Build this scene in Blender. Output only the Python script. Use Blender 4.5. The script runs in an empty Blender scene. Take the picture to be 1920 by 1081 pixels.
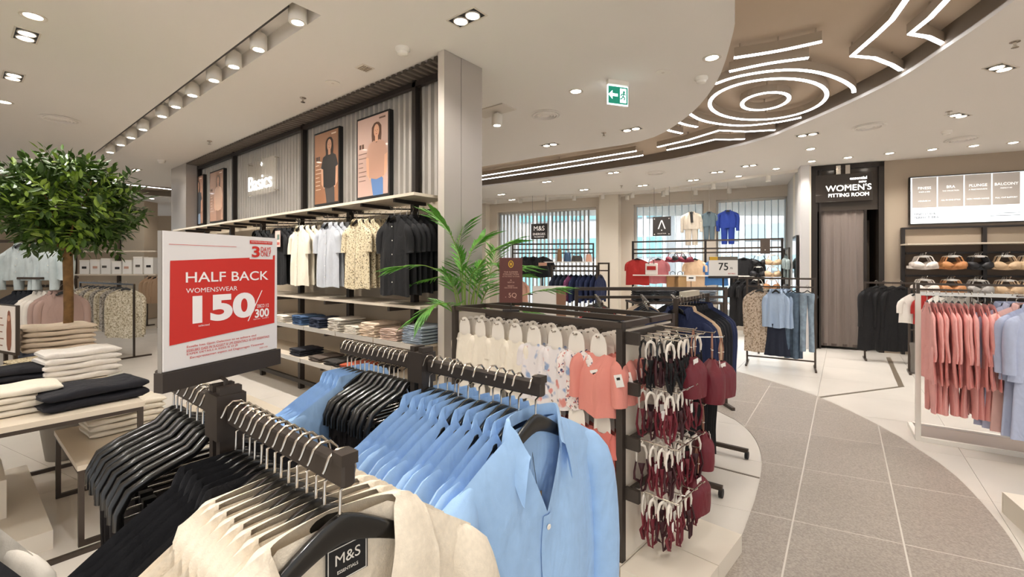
import bpy, math, random
from mathutils import Vector, Matrix, geometry
random.seed(7)
SC = bpy.context.scene
COL = SC.collection
PI = math.pi
# ------------------------------------------------------------ camera, world, exposure
A = math.radians(38.75)          # yaw of the camera against the shop's grid
CA, SA = math.cos(A), math.sin(A)
H = 1.55                         # eye height
F_PX, CX, HY = 850.0, 960.0, 497.0
CEIL = 3.40
cam_d = bpy.data.cameras.new('camera')
cam = bpy.data.objects.new('camera', cam_d); COL.objects.link(cam)
cam.location = (0, 0, H); cam.rotation_euler = (PI/2, 0, A)
cam_d.sensor_width = 36.0; cam_d.lens = F_PX/1920*36.0
cam_d.shift_y = -(540.5-HY)/1920; cam_d.clip_start = 0.02; cam_d.clip_end = 200
SC.camera = cam
w = bpy.data.worlds.new('world'); SC.world = w; w.use_nodes = True
bg = w.node_tree.nodes['Background']; bg.inputs[0].default_value = (0.96, 0.98, 1.0, 1); bg.inputs[1].default_value = 0.95
SC.view_settings.view_transform = 'Standard'; SC.view_settings.look = 'None'
SC.view_settings.exposure = 0.24; SC.view_settings.gamma = 1.0; SC.view_settings.use_curve_mapping = False
LAMP_W = 54.0                    # watts of one downlight

def C2W(x, d, z=0.0):            # plan position seen from the camera (right, ahead) -> shop grid
    return Vector((x*CA - d*SA, x*SA + d*CA, z))
def WD(u, v, d):                 # pixel at a depth
    return C2W((u-CX)/F_PX*d, d, H + (HY-v)/F_PX*d)
def WZ(u, v, z):                 # pixel at a height
    return WD(u, v, (z-H)*F_PX/(HY-v))
def WF(u, v): return WZ(u, v, 0.0)

# ------------------------------------------------------------ mesh collector
class MB:
    def __init__(s): s.v = []; s.f = []
    def add(s, vs, fs, M=None):
        b = len(s.v)
        for p in vs: s.v.append(tuple(M @ Vector(p)) if M is not None else tuple(p))
        for f in fs: s.f.append(tuple(i+b for i in f))
        return s
    def box(s, c, d, M=None, bev=0.0):
        x, y, z = c; a, b, e = d[0]/2, d[1]/2, d[2]/2
        if bev <= 0:
            vs = [(x+i*a, y+j*b, z+k*e) for i in (-1, 1) for j in (-1, 1) for k in (-1, 1)]
            return s.add(vs, [(0,1,3,2),(4,6,7,5),(0,4,5,1),(2,3,7,6),(0,2,6,4),(1,5,7,3)], M)
        # chamfer along z edges and at the top
        def ring(zz, g): return [(x-a+g+(bev if q in (0,3) else 0)*0, 0, 0) for q in range(0)]
        o = lambda g: [(-a+g+bev, -b+g), (a-g-bev, -b+g), (a-g, -b+g+bev), (a-g, b-g-bev), (a-g-bev, b-g), (-a+g+bev, b-g), (-a+g, b-g-bev), (-a+g, -b+g+bev)]
        rings = [(-e, bev), (-e+bev, 0), (e-bev, 0), (e, bev)]
        vs = []
        for zz, g in rings: vs += [(x+p[0], y+p[1], z+zz) for p in o(g*0.7)]
        fs = []
        for r in range(3):
            for i in range(8): fs.append((r*8+i, r*8+(i+1) % 8, (r+1)*8+(i+1) % 8, (r+1)*8+i))
        fs.append(tuple(range(7, -1, -1))); fs.append(tuple(range(24, 32)))
        return s.add(vs, fs, M)
    def bar(s, p, q, w, h, up=(0, 0, 1)):                # rectangular bar between two points
        p = Vector(p); q = Vector(q); d = (q-p).normalized(); up = Vector(up)
        if abs(d.dot(up)) > 0.98: up = Vector((1, 0, 0))
        sd = d.cross(up).normalized(); u2 = sd.cross(d).normalized()
        vs = []
        for e in (p, q):
            for a_, b_ in ((-1,-1),(1,-1),(1,1),(-1,1)): vs.append(e+sd*a_*w/2+u2*b_*h/2)
        return s.add(vs, [(3,2,1,0),(4,5,6,7),(0,1,5,4),(1,2,6,5),(2,3,7,6),(3,0,4,7)])
    def tube(s, pts, r, n=8, closed=False, cap=True):
        pts = [Vector(p) for p in pts]; m = len(pts)
        rs = r if isinstance(r, (list, tuple)) else [r]*m
        t0 = (pts[1]-pts[0]).normalized()
        nrm = t0.orthogonal().normalized(); vs = []
        for i in range(m):
            if closed: t = (pts[(i+1) % m]-pts[i-1])
            else: t = pts[min(i+1, m-1)]-pts[max(i-1, 0)]
            t = t.normalized() if t.length > 1e-9 else t0
            nrm = (nrm - t*nrm.dot(t)); nrm = nrm.normalized() if nrm.length > 1e-6 else t.orthogonal().normalized()
            bn = t.cross(nrm)
            for k in range(n):
                a = 2*PI*k/n; vs.append(pts[i] + (nrm*math.cos(a)+bn*math.sin(a))*rs[i])
        fs = []
        for i in range(m if closed else m-1):
            j = (i+1) % m
            for k in range(n): fs.append((i*n+k, i*n+(k+1) % n, j*n+(k+1) % n, j*n+k))
        if cap and not closed: fs.append(tuple(range(n-1, -1, -1))); fs.append(tuple((m-1)*n+k for k in range(n)))
        return s.add(vs, fs)
    def lathe(s, prof, n=16, c=(0, 0, 0), M=None):       # prof: (r, z)
        vs = []; fs = []
        for r, z in prof:
            for k in range(n):
                a = 2*PI*k/n; vs.append((c[0]+r*math.cos(a), c[1]+r*math.sin(a), c[2]+z))
        for i in range(len(prof)-1):
            for k in range(n): fs.append((i*n+k, i*n+(k+1) % n, (i+1)*n+(k+1) % n, (i+1)*n+k))
        if prof[0][0] > 1e-6: fs.append(tuple(range(n-1, -1, -1)))
        if prof[-1][0] > 1e-6: fs.append(tuple((len(prof)-1)*n+k for k in range(n)))
        return s.add(vs, fs, M)
    def grid(s, fn, nu, nv, cu=False):
        vs = [fn(i/(nu if cu else nu-1), j/(nv-1)) for j in range(nv) for i in range(nu)]
        fs = []
        for j in range(nv-1):
            for i in range(nu if cu else nu-1):
                k = (i+1) % nu; fs.append((j*nu+i, j*nu+k, (j+1)*nu+k, (j+1)*nu+i))
        return s.add(vs, fs)
    def prism(s, out, z0, z1, M=None, holes=()):         # outline in the xy plane
        loops = [[Vector((p[0], p[1], 0)) for p in out]] + [[Vector((p[0], p[1], 0)) for p in h] for h in holes]
        flat = [p for l in loops for p in l]; n = len(flat)
        tris = geometry.tessellate_polygon(loops)
        vs = [(p.x, p.y, z0) for p in flat] + [(p.x, p.y, z1) for p in flat]
        fs = []
        for t in tris:
            a_, b_, c_ = (flat[i] for i in t)
            ccw = (b_-a_).cross(c_-a_).z > 0
            t = tuple(t) if ccw else tuple(reversed(t))
            fs.append(tuple(reversed(t))); fs.append(tuple(i+n for i in t))
        b = 0
        for li, l in enumerate(loops):
            m = len(l); ar = sum(l[i].x*l[(i+1) % m].y-l[(i+1) % m].x*l[i].y for i in range(m))
            for i in range(m):
                j = (i+1) % m
                q = (b+i, b+j, n+b+j, n+b+i)
                if (ar < 0) != (li > 0): q = tuple(reversed(q))
                fs.append(q)
            b += m
        return s.add(vs, fs, M)
    def mesh(s, name, m=None, smooth=False):
        me = bpy.data.meshes.new(name); me.from_pydata(s.v, [], s.f)
        if smooth:
            me.polygons.foreach_set('use_smooth', [True]*len(me.polygons))
            try: me.set_sharp_from_angle(angle=math.radians(smooth if smooth is not True else 50))
            except Exception: pass
        if m is not None: me.materials.append(m)
        me.update(); return me
    def build(s, name, m, parent=None, loc=(0, 0, 0), rot=(0, 0, 0), smooth=False):
        return link(name, s.mesh(name, m, smooth), parent, loc, rot)

def link(name, me, parent=None, loc=(0, 0, 0), rot=(0, 0, 0), scale=None):
    o = bpy.data.objects.new(name, me); COL.objects.link(o)
    o.location = loc; o.rotation_euler = rot
    if scale is not None: o.scale = scale
    if parent is not None: o.parent = parent; CH.setdefault(parent.name, []).append(o)
    return o
def tag(o, label=None, cat=None, group=None, kind=None):
    if label: o['label'] = label
    if cat: o['category'] = cat
    if group: o['group'] = group
    if kind: o['kind'] = kind
    return o
def thing(name, label, cat, loc=(0, 0, 0), rz=0.0, group=None):
    o = bpy.data.objects.new(name, None); COL.objects.link(o); o.empty_display_size = 0.1
    o.location = loc; o.rotation_euler = (0, 0, rz)
    return tag(o, label, cat, group)
CH = {}
def dup(root, loc, rz=None, label=None, group=None, scale=None, rot=None):
    r = root.copy(); COL.objects.link(r); r.location = loc
    if rz is not None: r.rotation_euler = (root.rotation_euler[0], root.rotation_euler[1], rz)
    if rot is not None: r.rotation_euler = rot
    if scale is not None: r.scale = scale
    tag(r, label, None, group)
    for c in CH.get(root.name, ()):
        d = c.copy(); COL.objects.link(d); d.parent = r; CH.setdefault(r.name, []).append(d)
        for g in CH.get(c.name, ()):
            e = g.copy(); COL.objects.link(e); e.parent = d; CH.setdefault(d.name, []).append(e)
    return r
def struct(o): o['kind'] = 'structure'; return o
def jit(a): return random.uniform(-a, a)
ORD = ['first','second','third','fourth','fifth','sixth','seventh','eighth','ninth','tenth','eleventh','twelfth','thirteenth','fourteenth',
       'fifteenth','sixteenth','seventeenth','eighteenth','nineteenth','twentieth']

# ------------------------------------------------------------ materials
MATS = {}
def srgb(c):
    if isinstance(c, str):
        c = [int(c[i:i+2], 16)/255 for i in (0, 2, 4)]
    return tuple((x/12.92 if x <= 0.04045 else ((x+0.055)/1.055)**2.4) for x in c)
def mat(name, col, rough=0.6, metal=0.0, emit=0.0, fabric=0.0, noise=0.0, nscale=30.0, bump=0.0, bscale=200.0, sheen=0.0, alpha=1.0, trans=0.0, coat=0.0, second=None, wrinkle=0.0):
    if name in MATS: return MATS[name]
    m = bpy.data.materials.new(name); m.use_nodes = True; nt = m.node_tree
    b = nt.nodes['Principled BSDF']; c = srgb(col)
    b.inputs['Base Color'].default_value = (*c, 1); b.inputs['Roughness'].default_value = rough
    b.inputs['Metallic'].default_value = metal
    if emit: b.inputs['Emission Color'].default_value = (*c, 1); b.inputs['Emission Strength'].default_value = emit
    if sheen: b.inputs['Sheen Weight'].default_value = sheen
    if alpha < 1: b.inputs['Alpha'].default_value = alpha
    if trans: b.inputs['Transmission Weight'].default_value = trans
    if coat: b.inputs['Coat Weight'].default_value = coat
    if noise or bump or fabric or wrinkle:
        tc = nt.nodes.new('ShaderNodeTexCoord')
    if noise:
        n = nt.nodes.new('ShaderNodeTexNoise'); n.inputs['Scale'].default_value = nscale; n.inputs['Detail'].default_value = 4
        nt.links.new(tc.outputs['Object'], n.inputs['Vector'])
        r = nt.nodes.new('ShaderNodeValToRGB'); r.color_ramp.elements[0].position = 0.3; r.color_ramp.elements[1].position = 0.7
        c2 = srgb(second) if second else tuple(max(0, x*(1-noise)) for x in c)
        c1 = c if second else tuple(min(1, x*(1+noise*0.5)) for x in c)
        r.color_ramp.elements[0].color = (*c2, 1); r.color_ramp.elements[1].color = (*c1, 1)
        nt.links.new(n.outputs['Fac'], r.inputs['Fac']); nt.links.new(r.outputs['Color'], b.inputs['Base Color'])
    if bump or fabric:
        n2 = nt.nodes.new('ShaderNodeTexNoise'); n2.inputs['Scale'].default_value = bscale; n2.inputs['Detail'].default_value = 3
        nt.links.new(tc.outputs['Object'], n2.inputs['Vector'])
        bp = nt.nodes.new('ShaderNodeBump'); bp.inputs['Strength'].default_value = bump or fabric; bp.inputs['Distance'].default_value = 0.004
        nt.links.new(n2.outputs['Fac'], bp.inputs['Height']); nt.links.new(bp.outputs['Normal'], b.inputs['Normal'])
    if wrinkle:
        mp = nt.nodes.new('ShaderNodeMapping'); mp.inputs['Scale'].default_value = (1.0, 1.0, 0.45); nt.links.new(tc.outputs['Object'], mp.inputs['Vector'])
        n3 = nt.nodes.new('ShaderNodeTexNoise'); n3.inputs['Scale'].default_value = 16; n3.inputs['Detail'].default_value = 2; n3.inputs['Distortion'].default_value = 0.8
        nt.links.new(mp.outputs['Vector'], n3.inputs['Vector'])
        b3 = nt.nodes.new('ShaderNodeBump'); b3.inputs['Strength'].default_value = wrinkle; b3.inputs['Distance'].default_value = 0.03
        nt.links.new(n3.outputs['Fac'], b3.inputs['Height'])
        if b.inputs['Normal'].is_linked: nt.links.new(b.inputs['Normal'].links[0].from_socket, b3.inputs['Normal'])
        nt.links.new(b3.outputs['Normal'], b.inputs['Normal'])
    MATS[name] = m; return m
def pattern_mat(name, base, spots, scale=60.0, thr=0.5, rough=0.9, width=0.04):
    """cloth print: irregular blots of several colours on a ground"""
    if name in MATS: return MATS[name]
    m = bpy.data.materials.new(name); m.use_nodes = True; nt = m.node_tree; b = nt.nodes['Principled BSDF']
    b.inputs['Roughness'].default_value = rough
    tc = nt.nodes.new('ShaderNodeTexCoord'); prev = None; base = srgb(base)
    rgb = nt.nodes.new('ShaderNodeRGB'); rgb.outputs[0].default_value = (*base, 1); prev = rgb.outputs[0]
    for i, sp in enumerate(spots):
        mp = nt.nodes.new('ShaderNodeMapping'); mp.inputs['Location'].default_value = (i*7.3+1.1, i*3.7, i*5.1)
        nt.links.new(tc.outputs['Object'], mp.inputs['Vector'])
        n = nt.nodes.new('ShaderNodeTexNoise'); n.inputs['Scale'].default_value = scale; n.inputs['Detail'].default_value = 1.5
        nt.links.new(mp.outputs['Vector'], n.inputs['Vector'])
        r = nt.nodes.new('ShaderNodeValToRGB'); r.color_ramp.elements[0].position = thr; r.color_ramp.elements[1].position = thr+width
        nt.links.new(n.outputs['Fac'], r.inputs['Fac'])
        mx = nt.nodes.new('ShaderNodeMixRGB'); mx.inputs['Color2'].default_value = (*srgb(sp), 1)
        nt.links.new(r.outputs['Color'], mx.inputs['Fac']); nt.links.new(prev, mx.inputs['Color1']); prev = mx.outputs[0]
    nt.links.new(prev, b.inputs['Base Color']); MATS[name] = m; return m

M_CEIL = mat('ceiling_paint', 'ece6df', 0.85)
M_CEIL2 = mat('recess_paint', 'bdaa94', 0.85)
M_FASCIA = mat('fascia_paint', 'a39380', 0.7)
M_CREAM = mat('cream_laminate', 'e2d8c8', 0.45)
M_WALL = mat('beige_wall', 'b8a48c', 0.8, noise=0.04, nscale=2)
M_DARK = mat('dark_steel', '2b2522', 0.45, metal=0.3)
M_DARKB = mat('bronze_steel', '4a4038', 0.4, metal=0.4)
M_CHROME = mat('chrome_wire', 'c9c2b8', 0.22, metal=1.0)
M_PLAST = mat('black_plastic', '131211', 0.28, coat=0.3)
M_WHITEP = mat('white_plastic', 'ece4d8', 0.4)
M_WHITE = mat('white_paint', 'ece6dc', 0.5)
M_LED = mat('led_glow', 'f4f7ff', 0.5, emit=9.0)
M_LAMP = mat('lamp_glow', 'fff3e2', 0.5, emit=22.0)
M_PANEL = mat('silver_panel', 'b3aba3', 0.38, metal=0.35)
M_BLACK = mat('matte_black', '171513', 0.7)
M_PAPER = mat('white_card', 'f0ece6', 0.6)
M_LEG = mat('brown_steel', '3a322c', 0.5, metal=0.2)

def text_mesh(body, size, m=None, extrude=0.0, bold=0.0, align='CENTER', spacing=1.0):
    cu = bpy.data.curves.new('txt', 'FONT'); cu.body = body; cu.size = size; cu.extrude = extrude; cu.offset = bold
    cu.align_x = align; cu.align_y = 'CENTER'; cu.resolution_u = 6; cu.space_character = spacing
    ob = bpy.data.objects.new('txt', cu)
    me = bpy.data.meshes.new_from_object(ob)
    bpy.data.objects.remove(ob); bpy.data.curves.remove(cu)
    me.materials.clear()
    if m is not None: me.materials.append(m)
    return me
# ============================================================ LIGHT FIXTURE POSITIONS (pixels on the ceiling plane)
TWIN = [(49,66,0),(25,143,0),(875,33,0),(1184,242,0),(1031,271,0),(1876,127,60),(1797,216,60),(1514,252,0),
        (1150,323,0),(1025,340,0),(940,364,0),(1205,347,0),(1300,337,0),(1405,310,0),(1345,322,0),(1095,355,0),(255,318,0),(215,335,0),(1130,374,0),(960,374,0)]
SINGLE = [(62,30),(8,191),(1335,108),(1080,171),(1520,279),(1590,295),(1668,287),(1748,280),(1826,273),(1900,267),(1522,302),(1455,316),(1385,330),(285,372),(262,388),(238,352)]
# lamps over and behind the viewpoint, out of frame (plan: right, ahead)
OVER = [(-2.6,2.0),(-0.9,1.4),(0.3,0.6),(-1.6,0.3),(-4.9,3.0),(2.9,2.2),(4.6,2.6),(-0.6,-0.9),(5.6,4.2),(-4.1,0.9),(3.6,0.6)]

# ============================================================ FLOOR
M_TILE = mat('cream_tile', 'dcd5cb', 0.22, noise=0.05, nscale=1.5)
M_GROUT = mat('tile_grout', 'a89c8b', 0.8)
M_GREY = mat('grey_terrazzo', 'b1a79c', 0.36, noise=0.5, nscale=95, second='8d8379')
def floor_ramp(m):
    pass
base = MB().prism([C2W(-15,-4)[:2], C2W(13,-4)[:2], C2W(13,16)[:2], C2W(-15,16)[:2]], -0.08, -0.012).build('floor', M_GROUT); struct(base)
E1 = Vector((0.978, 0.209)); E2 = Vector((-0.045, 0.999))
O1 = WF(1487, 976).to_2d()
def clip_convex(subj, clip):
    out = subj[:]
    n = len(clip)
    for i in range(n):
        a, b = clip[i], clip[(i+1) % n]; inp = out; out = []
        if not inp: break
        side = lambda p: (b[0]-a[0])*(p[1]-a[1])-(b[1]-a[1])*(p[0]-a[0])
        for k in range(len(inp)):
            p, q = inp[k-1], inp[k]; sp, sq = side(p), side(q)
            if sq >= 0:
                if sp < 0: t = sp/(sp-sq); out.append((p[0]+(q[0]-p[0])*t, p[1]+(q[1]-p[1])*t))
                out.append(q)
            elif sp >= 0: t = sp/(sp-sq); out.append((p[0]+(q[0]-p[0])*t, p[1]+(q[1]-p[1])*t))
    return out
def tile_outline(i, j, a, b, g):
    o = O1 + E1*(i*a) + E2*(j*b)
    pts = [(g, g), (a-g, g), (a-g, b-g), (g, b-g)]
    return [tuple(o + E1*p[0] + E2*p[1]) for p in pts]
TA, TB = 0.525, 0.865
tm = MB().prism([tuple(Vector(p)-Vector(tile_outline(0,0,TA*2,TB,0.0012)[0])) for p in tile_outline(0,0,TA*2,TB,0.0012)], -0.012, 0.0).mesh('cream_tile', M_TILE)
ntile = 0
for i in range(-17, 9):
    for j in range(-11, 15):
        t = tile_outline(i, j, TA*2, TB, 0.0012); c = (Vector(t[0])+Vector(t[2]))/2
        x = c.x*CA+c.y*SA; d = -c.x*SA+c.y*CA
        if d < 0.3 or d > 11.5 or abs(x) > d*1.16+0.9: continue
        link('floor_tile', tm, base, (t[0][0], t[0][1], 0)); ntile += 1
# far floor past the single tiles
def zoom4(x, y): return (1340+x/2.4517, 640+y/2.4517)
L_EDGE = [(1100,706),(1200,722),(1300,748)] + [zoom4(*p) for p in [(95,360),(135,390),(165,420),(188,452),(205,490),(214,525),(217,560),(215,595),(207,640),(185,730),(158,805),(130,880),(90,980),(50,1081),(10,1180)]]
R_EDGE = [(1100,650),(1250,668)] + [zoom4(*p) for p in [(95,135),(180,158),(270,185),(375,218),(480,255),(620,318),(755,385),(855,442),(950,505),(1030,557),(1110,620),(1190,700),(1260,778),(1330,865),(1385,945),(1430,1030),(1480,1140)]]
path_poly = [tuple(WF(u, v).to_2d()) for u, v in L_EDGE] + [tuple(C2W(*q).to_2d()) for q in ((0.95, 1.75), (0.75, 1.0), (0.55, -0.6), (2.6, -0.6), (2.8, 0.8), (2.85, 1.6))] + [tuple(WF(u, v).to_2d()) for u, v in reversed(R_EDGE)]
def area(p): return sum(p[i-1][0]*p[i][1]-p[i][0]*p[i-1][1] for i in range(len(p)))/2
if area(path_poly) < 0: path_poly.reverse()
walk = MB().prism(path_poly, -0.004, 0.0034).build('path', M_TILE); struct(walk)
for i in range(-9, 12):
    for j in range(-7, 12):
        q = clip_convex(path_poly, tile_outline(i, j, TA, TB, 0.0045))
        if len(q) > 2 and abs(area(q)) > 0.004:
            MB().prism(q, 0.0, 0.004).build('paving_tile', M_GREY, walk)
# dark inlay lines in the cream floor
M_INLAY = mat('inlay_strip', '6f6456', 0.4)
def inlay(a, b, w, nm):
    p, q = WF(*a), WF(*b); p.z = q.z = 0.001
    o = MB().bar(p, q, w, 0.004).build(nm, M_INLAY); struct(o)
inlay(zoom4(484,256), zoom4(858,207), 0.035, 'trim_1'); inlay(zoom4(858,207), zoom4(798,72), 0.06, 'trim_2'); inlay(zoom4(-20,570), zoom4(206,627), 0.02, 'trim_3')

# ============================================================ CEILING
def zc(p): return WZ(p[0], p[1], CEIL).to_2d()
def smooth_curve(pts, k=4):
    P = [Vector((p[0], p[1], 0)) for p in pts]; out = []
    for i in range(len(P)-1):
        p0, p1, p2, p3 = P[max(i-1,0)], P[i], P[i+1], P[min(i+2,len(P)-1)]
        for s_ in range(k):
            t = s_/k
            out.append(0.5*((2*p1)+(p2-p0)*t+(2*p0-5*p1+4*p2-p3)*t*t+(3*p1-p0-3*p2+p3)*t**3))
    out.append(P[-1]); return [(p.x, p.y) for p in out]
c1 = [C2W(0.5,-3)[:2], C2W(0.62,0)[:2], C2W(0.95,1.6)[:2]] + [zc(p) for p in [(1378,2),(1375,60),(1340,160),(1280,225),(1200,265),(1040,290),(905,312)]] + [C2W(-3.6,10.6)[:2], C2W(-6.4,11.6)[:2], C2W(-8.15,10.8)[:2], C2W(-9.9,8.8)[:2], C2W(-11.6,6.0)[:2], C2W(-12.5,-3)[:2]]
c2 = [C2W(2.3,-3)[:2], C2W(2.5,0)[:2], C2W(3.0,1.6)[:2]] + [zc(p) for p in [(1901,2),(1774,90),(1691,144),(1605,187.5),(1504,232),(1399,270),(1200,311),(905,350)]] + [C2W(-4.2,12.9)[:2], C2W(-7.0,13.4)[:2], C2W(-9.8,12.2)[:2], C2W(-12.2,9.4)[:2], C2W(-13.6,6.0)[:2], C2W(-14.4,-3)[:2]]
REC = 3.58
sn, sf = WZ(548,4,CEIL), WZ(602,29,CEIL)          # near end of the track slot
SLOT_Y0, SLOT_Y1, SLOT_X1 = sn.y, sf.y, (sn.x+sf.x)/2
SLOT_X0 = WZ(188,292,CEIL).x
slot = [(SLOT_X0,SLOT_Y0),(SLOT_X1,SLOT_Y0),(SLOT_X1,SLOT_Y1),(SLOT_X0,SLOT_Y1)]
s2a, s2b = WZ(905,222,CEIL), WZ(959,208,CEIL)
slot2 = [(s2a.x-1.2, s2b.y-0.28), (s2b.x, s2b.y-0.28), (s2b.x, s2b.y), (s2a.x-1.2, s2b.y)]
cmain = MB().prism(smooth_curve(c1), CEIL, REC, holes=[slot]).build('ceiling', M_CEIL); struct(cmain)
cout = MB().prism(smooth_curve(c2)+[C2W(-15,-3)[:2], C2W(-15,17)[:2], C2W(13,17)[:2], C2W(13,-3)[:2]], CEIL, REC)
struct(cout.build('ceiling', M_CEIL))
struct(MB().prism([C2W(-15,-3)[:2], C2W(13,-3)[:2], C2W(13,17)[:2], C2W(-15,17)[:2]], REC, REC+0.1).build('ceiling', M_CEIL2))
# fascia strips lining the outer curve and the slim lip of the island
sc2 = [Vector((p[0], p[1], 0)) for p in smooth_curve(c2)]
f = MB()
for i in range(len(sc2)-1):
    a, b = sc2[i], sc2[i+1]; n = Vector((b.y-a.y, -(b.x-a.x), 0)).normalized()*0.006
    n = -n
    a2, b2 = a+n, b+n
    f.add([(a2.x,a2.y,CEIL+0.035),(b2.x,b2.y,CEIL+0.035),(b2.x,b2.y,REC),(a2.x,a2.y,REC)], [(0,1,2,3),(3,2,1,0)])
struct(f.build('trim_4', M_FASCIA))
# ============================================================ LED CONTOUR LIGHTS
def z3(x, y): return (1200+x/2.6667, y/2.6667)
def z2(x, y): return (880+x/2.844, y/2.844)
LEDZ = 3.455
def led(pts, label, closed=False, straight=False, group='led contour lights in the ceiling recess'):
    P = [WZ(u, v, LEDZ) for u, v in pts]
    if not straight and not closed and len(P) > 2:
        P = [Vector((p[0], p[1], LEDZ)) for p in smooth_curve([(q.x, q.y) for q in P], 5)]
    c = sum(P, Vector())/len(P); c.z = LEDZ
    t = thing('led_pendant', label, 'light', c, 0, group)
    P = [p-c for p in P]; m = len(P); W, HH = 0.022, 0.085
    def sweep(w, z0, z1):
        b = MB(); vs = []; fs = []
        for i in range(m):
            if closed: tt = P[(i+1) % m]-P[i-1]
            else: tt = P[min(i+1, m-1)]-P[max(i-1, 0)]
            n = Vector((-tt.y, tt.x, 0)).normalized()*w
            for s_, z in ((-1,z0),(1,z0),(1,z1),(-1,z1)): vs.append((P[i].x+n.x*s_, P[i].y+n.y*s_, z))
        for i in range(m if closed else m-1):
            j = (i+1) % m
            for k in range(4): fs.append((i*4+k, i*4+(k+1) % 4, j*4+(k+1) % 4, j*4+k))
        if not closed: fs += [(3,2,1,0), tuple((m-1)*4+k for k in range(4))]
        return b.add(vs, fs)
    sweep(W, 0.004, HH).build('housing', M_FASCIA, t)
    sweep(W*0.86, -0.003, 0.012).build('light_strip', M_LED, t)
    for i in ([0, m//4, m//2, 3*m//4] if closed else [min(1, m-1), max(m-2, 0)] + ([m//2] if m > 6 else [])):
        MB().tube([(P[i].x, P[i].y, HH-0.01), (P[i].x, P[i].y, REC-LEDZ)], 0.008, 6).build('hanger_rod', M_FASCIA, t)
def ell(cx, cy, rx, ry, n=40):
    # an ellipse in the picture is a ring on the ceiling: map its conic through four extreme points
    return [z3(cx+rx*math.cos(2*PI*k/n), cy+ry*math.sin(2*PI*k/n)) for k in range(n)]
led([z3(470,290),z3(690,255),z3(910,208)], 'uppermost straight led bar beside the ring of light')
led([z3(447,358),z3(640,318),z3(842,290)], 'second straight led bar, just above the wide led arc')
led([z3(375,420),z3(480,385),z3(640,357),z3(780,350),z3(900,365),z3(1000,398),z3(1060,435),z3(1070,462)], 'wide led arc hooking over the large ring')
led([z3(345+296.5+293*math.cos(2*PI*k/44)-12*math.sin(2*PI*k/44), 497-6-0+101*math.sin(2*PI*k/44)-20*math.cos(2*PI*k/44)+5) for k in range(44)], 'large oval led ring in the curved ceiling recess', True)
led([z3(628+118*math.cos(2*PI*k/32)-6*math.sin(2*PI*k/32), 506+42*math.sin(2*PI*k/32)-14*math.cos(2*PI*k/32)) for k in range(32)], 'small oval led ring inside the large one', True)
led([z3(225,553),z3(300,598),z3(400,620),z3(520,628),z3(680,612),z3(805,588)], 'long led arc curving below the large ring')
led([z3(155,595),z3(215,620),z3(285,635)], 'short led stub next to the long lower arc')
led([z3(85,628),z3(145,652),z3(210,667)], 'short led stub touching the edge of the ceiling island')
led([z3(88,735),z3(240,700),z3(395,652),z3(530,658),z3(675,650)], 'bent led bar with a shallow peak', straight=True)
led([z3(135,750),z3(250,727),z3(375,697),z3(450,698),z3(523,695)], 'shorter bent led bar under the other bent one', straight=True)
led([z3(1330,0),z3(1260,100),z3(1170,185),z3(1060,280),z3(1170,290),z3(1260,325),z3(1305,352)], 'large angular led line with a pointed corner and curved tail', straight=True)
led([z3(1535,0),z3(1450,90),z3(1350,170),z3(1440,185),z3(1525,225)], 'angular led line next to the outer ceiling edge', straight=True)
led([z2(890,805),z2(480,872),z2(70,937),z2(-200,978)], 'long straight led line running behind the silver column, inner of two', straight=True)
led([z2(925,828),z2(480,897),z2(70,957),z2(-200,996)], 'long straight led line running behind the silver column, outer of two', straight=True)
led([(-60,313),(120,333),(330,356),(420,368)], 'blue-white led line behind the potted tree', straight=True)

# ============================================================ DOWNLIGHTS
M_TRIM = mat('lamp_trim', 'd9cfc2', 0.5)
M_CAN = mat('lamp_can', '191613', 0.5)
def lamp(loc, tgt=None, e=LAMP_W, ang=125, name='downlight_beam', size=0.05):
    l = bpy.data.lights.new(name, 'SPOT'); l.energy = e; l.color = (1.0, 0.955, 0.90); l.spot_size = math.radians(ang); l.spot_blend = 0.9
    l.shadow_soft_size = size
    o = bpy.data.objects.new(name, l); COL.objects.link(o); o.location = loc
    if tgt is not None: o.rotation_euler = (Vector(tgt)-Vector(loc)).to_track_quat('-Z', 'Y').to_euler()
    return o
def twin_proto():
    t = thing('twin_downlight', 'x', 'light', (0,0,0), 0, 'twin recessed downlights in the ceiling')
    W, L, g = 0.075, 0.145, 0.012
    MB().prism([(-L,-W),(L,-W),(L,W),(-L,W)], -0.006, 0.0, holes=[[(-L+g,-W+g),(L-g,-W+g),(L-g,W-g),(-L+g,W-g)]]).build('frame', M_TRIM, t)
    MB().prism([(-L+g,-W+g),(L-g,-W+g),(L-g,W-g),(-L+g,W-g)], -0.002, 0.0).build('backing', M_CAN, t)
    for sx in (-0.062, 0.062):
        r = MB().lathe([(0.056,-0.002),(0.058,-0.010),(0.050,-0.012),(0.046,-0.004)], 20, (sx,0,0)).build('reflector_ring', M_TRIM, t, smooth=True)
        MB().lathe([(0.046,-0.006),(0.03,-0.011),(0.0,-0.012)], 18, (sx,0,0)).build('lamp', M_LAMP, t)
    return t
tw = twin_proto(); first = True
PLACE = ['above the folded-clothes table, near the frame edge', 'above the folded-clothes table, behind its neighbour', 'in front of the silver column', 'between exit sign and the curved recess', 'beyond the exit sign on the island',
         'beyond the angular led line', 'above the bra display, nearer the walkway', 'under the large led ring on the outer ceiling']
for k, (u, v, r) in enumerate(TWIN):
    p = WZ(u, v, CEIL)
    lab = 'pair of recessed downlights '+(PLACE[k] if k < len(PLACE) else 'in the far ceiling, %s of the distant row' % ORD[k-len(PLACE)])
    if first: o = tw; o.location = p; o.rotation_euler = (0,0,math.radians(r)); o['label'] = lab; first = False
    else: dup(tw, p, math.radians(r), lab)
    lamp((p.x, p.y, p.z-0.03), None, LAMP_W*1.25)
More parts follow.
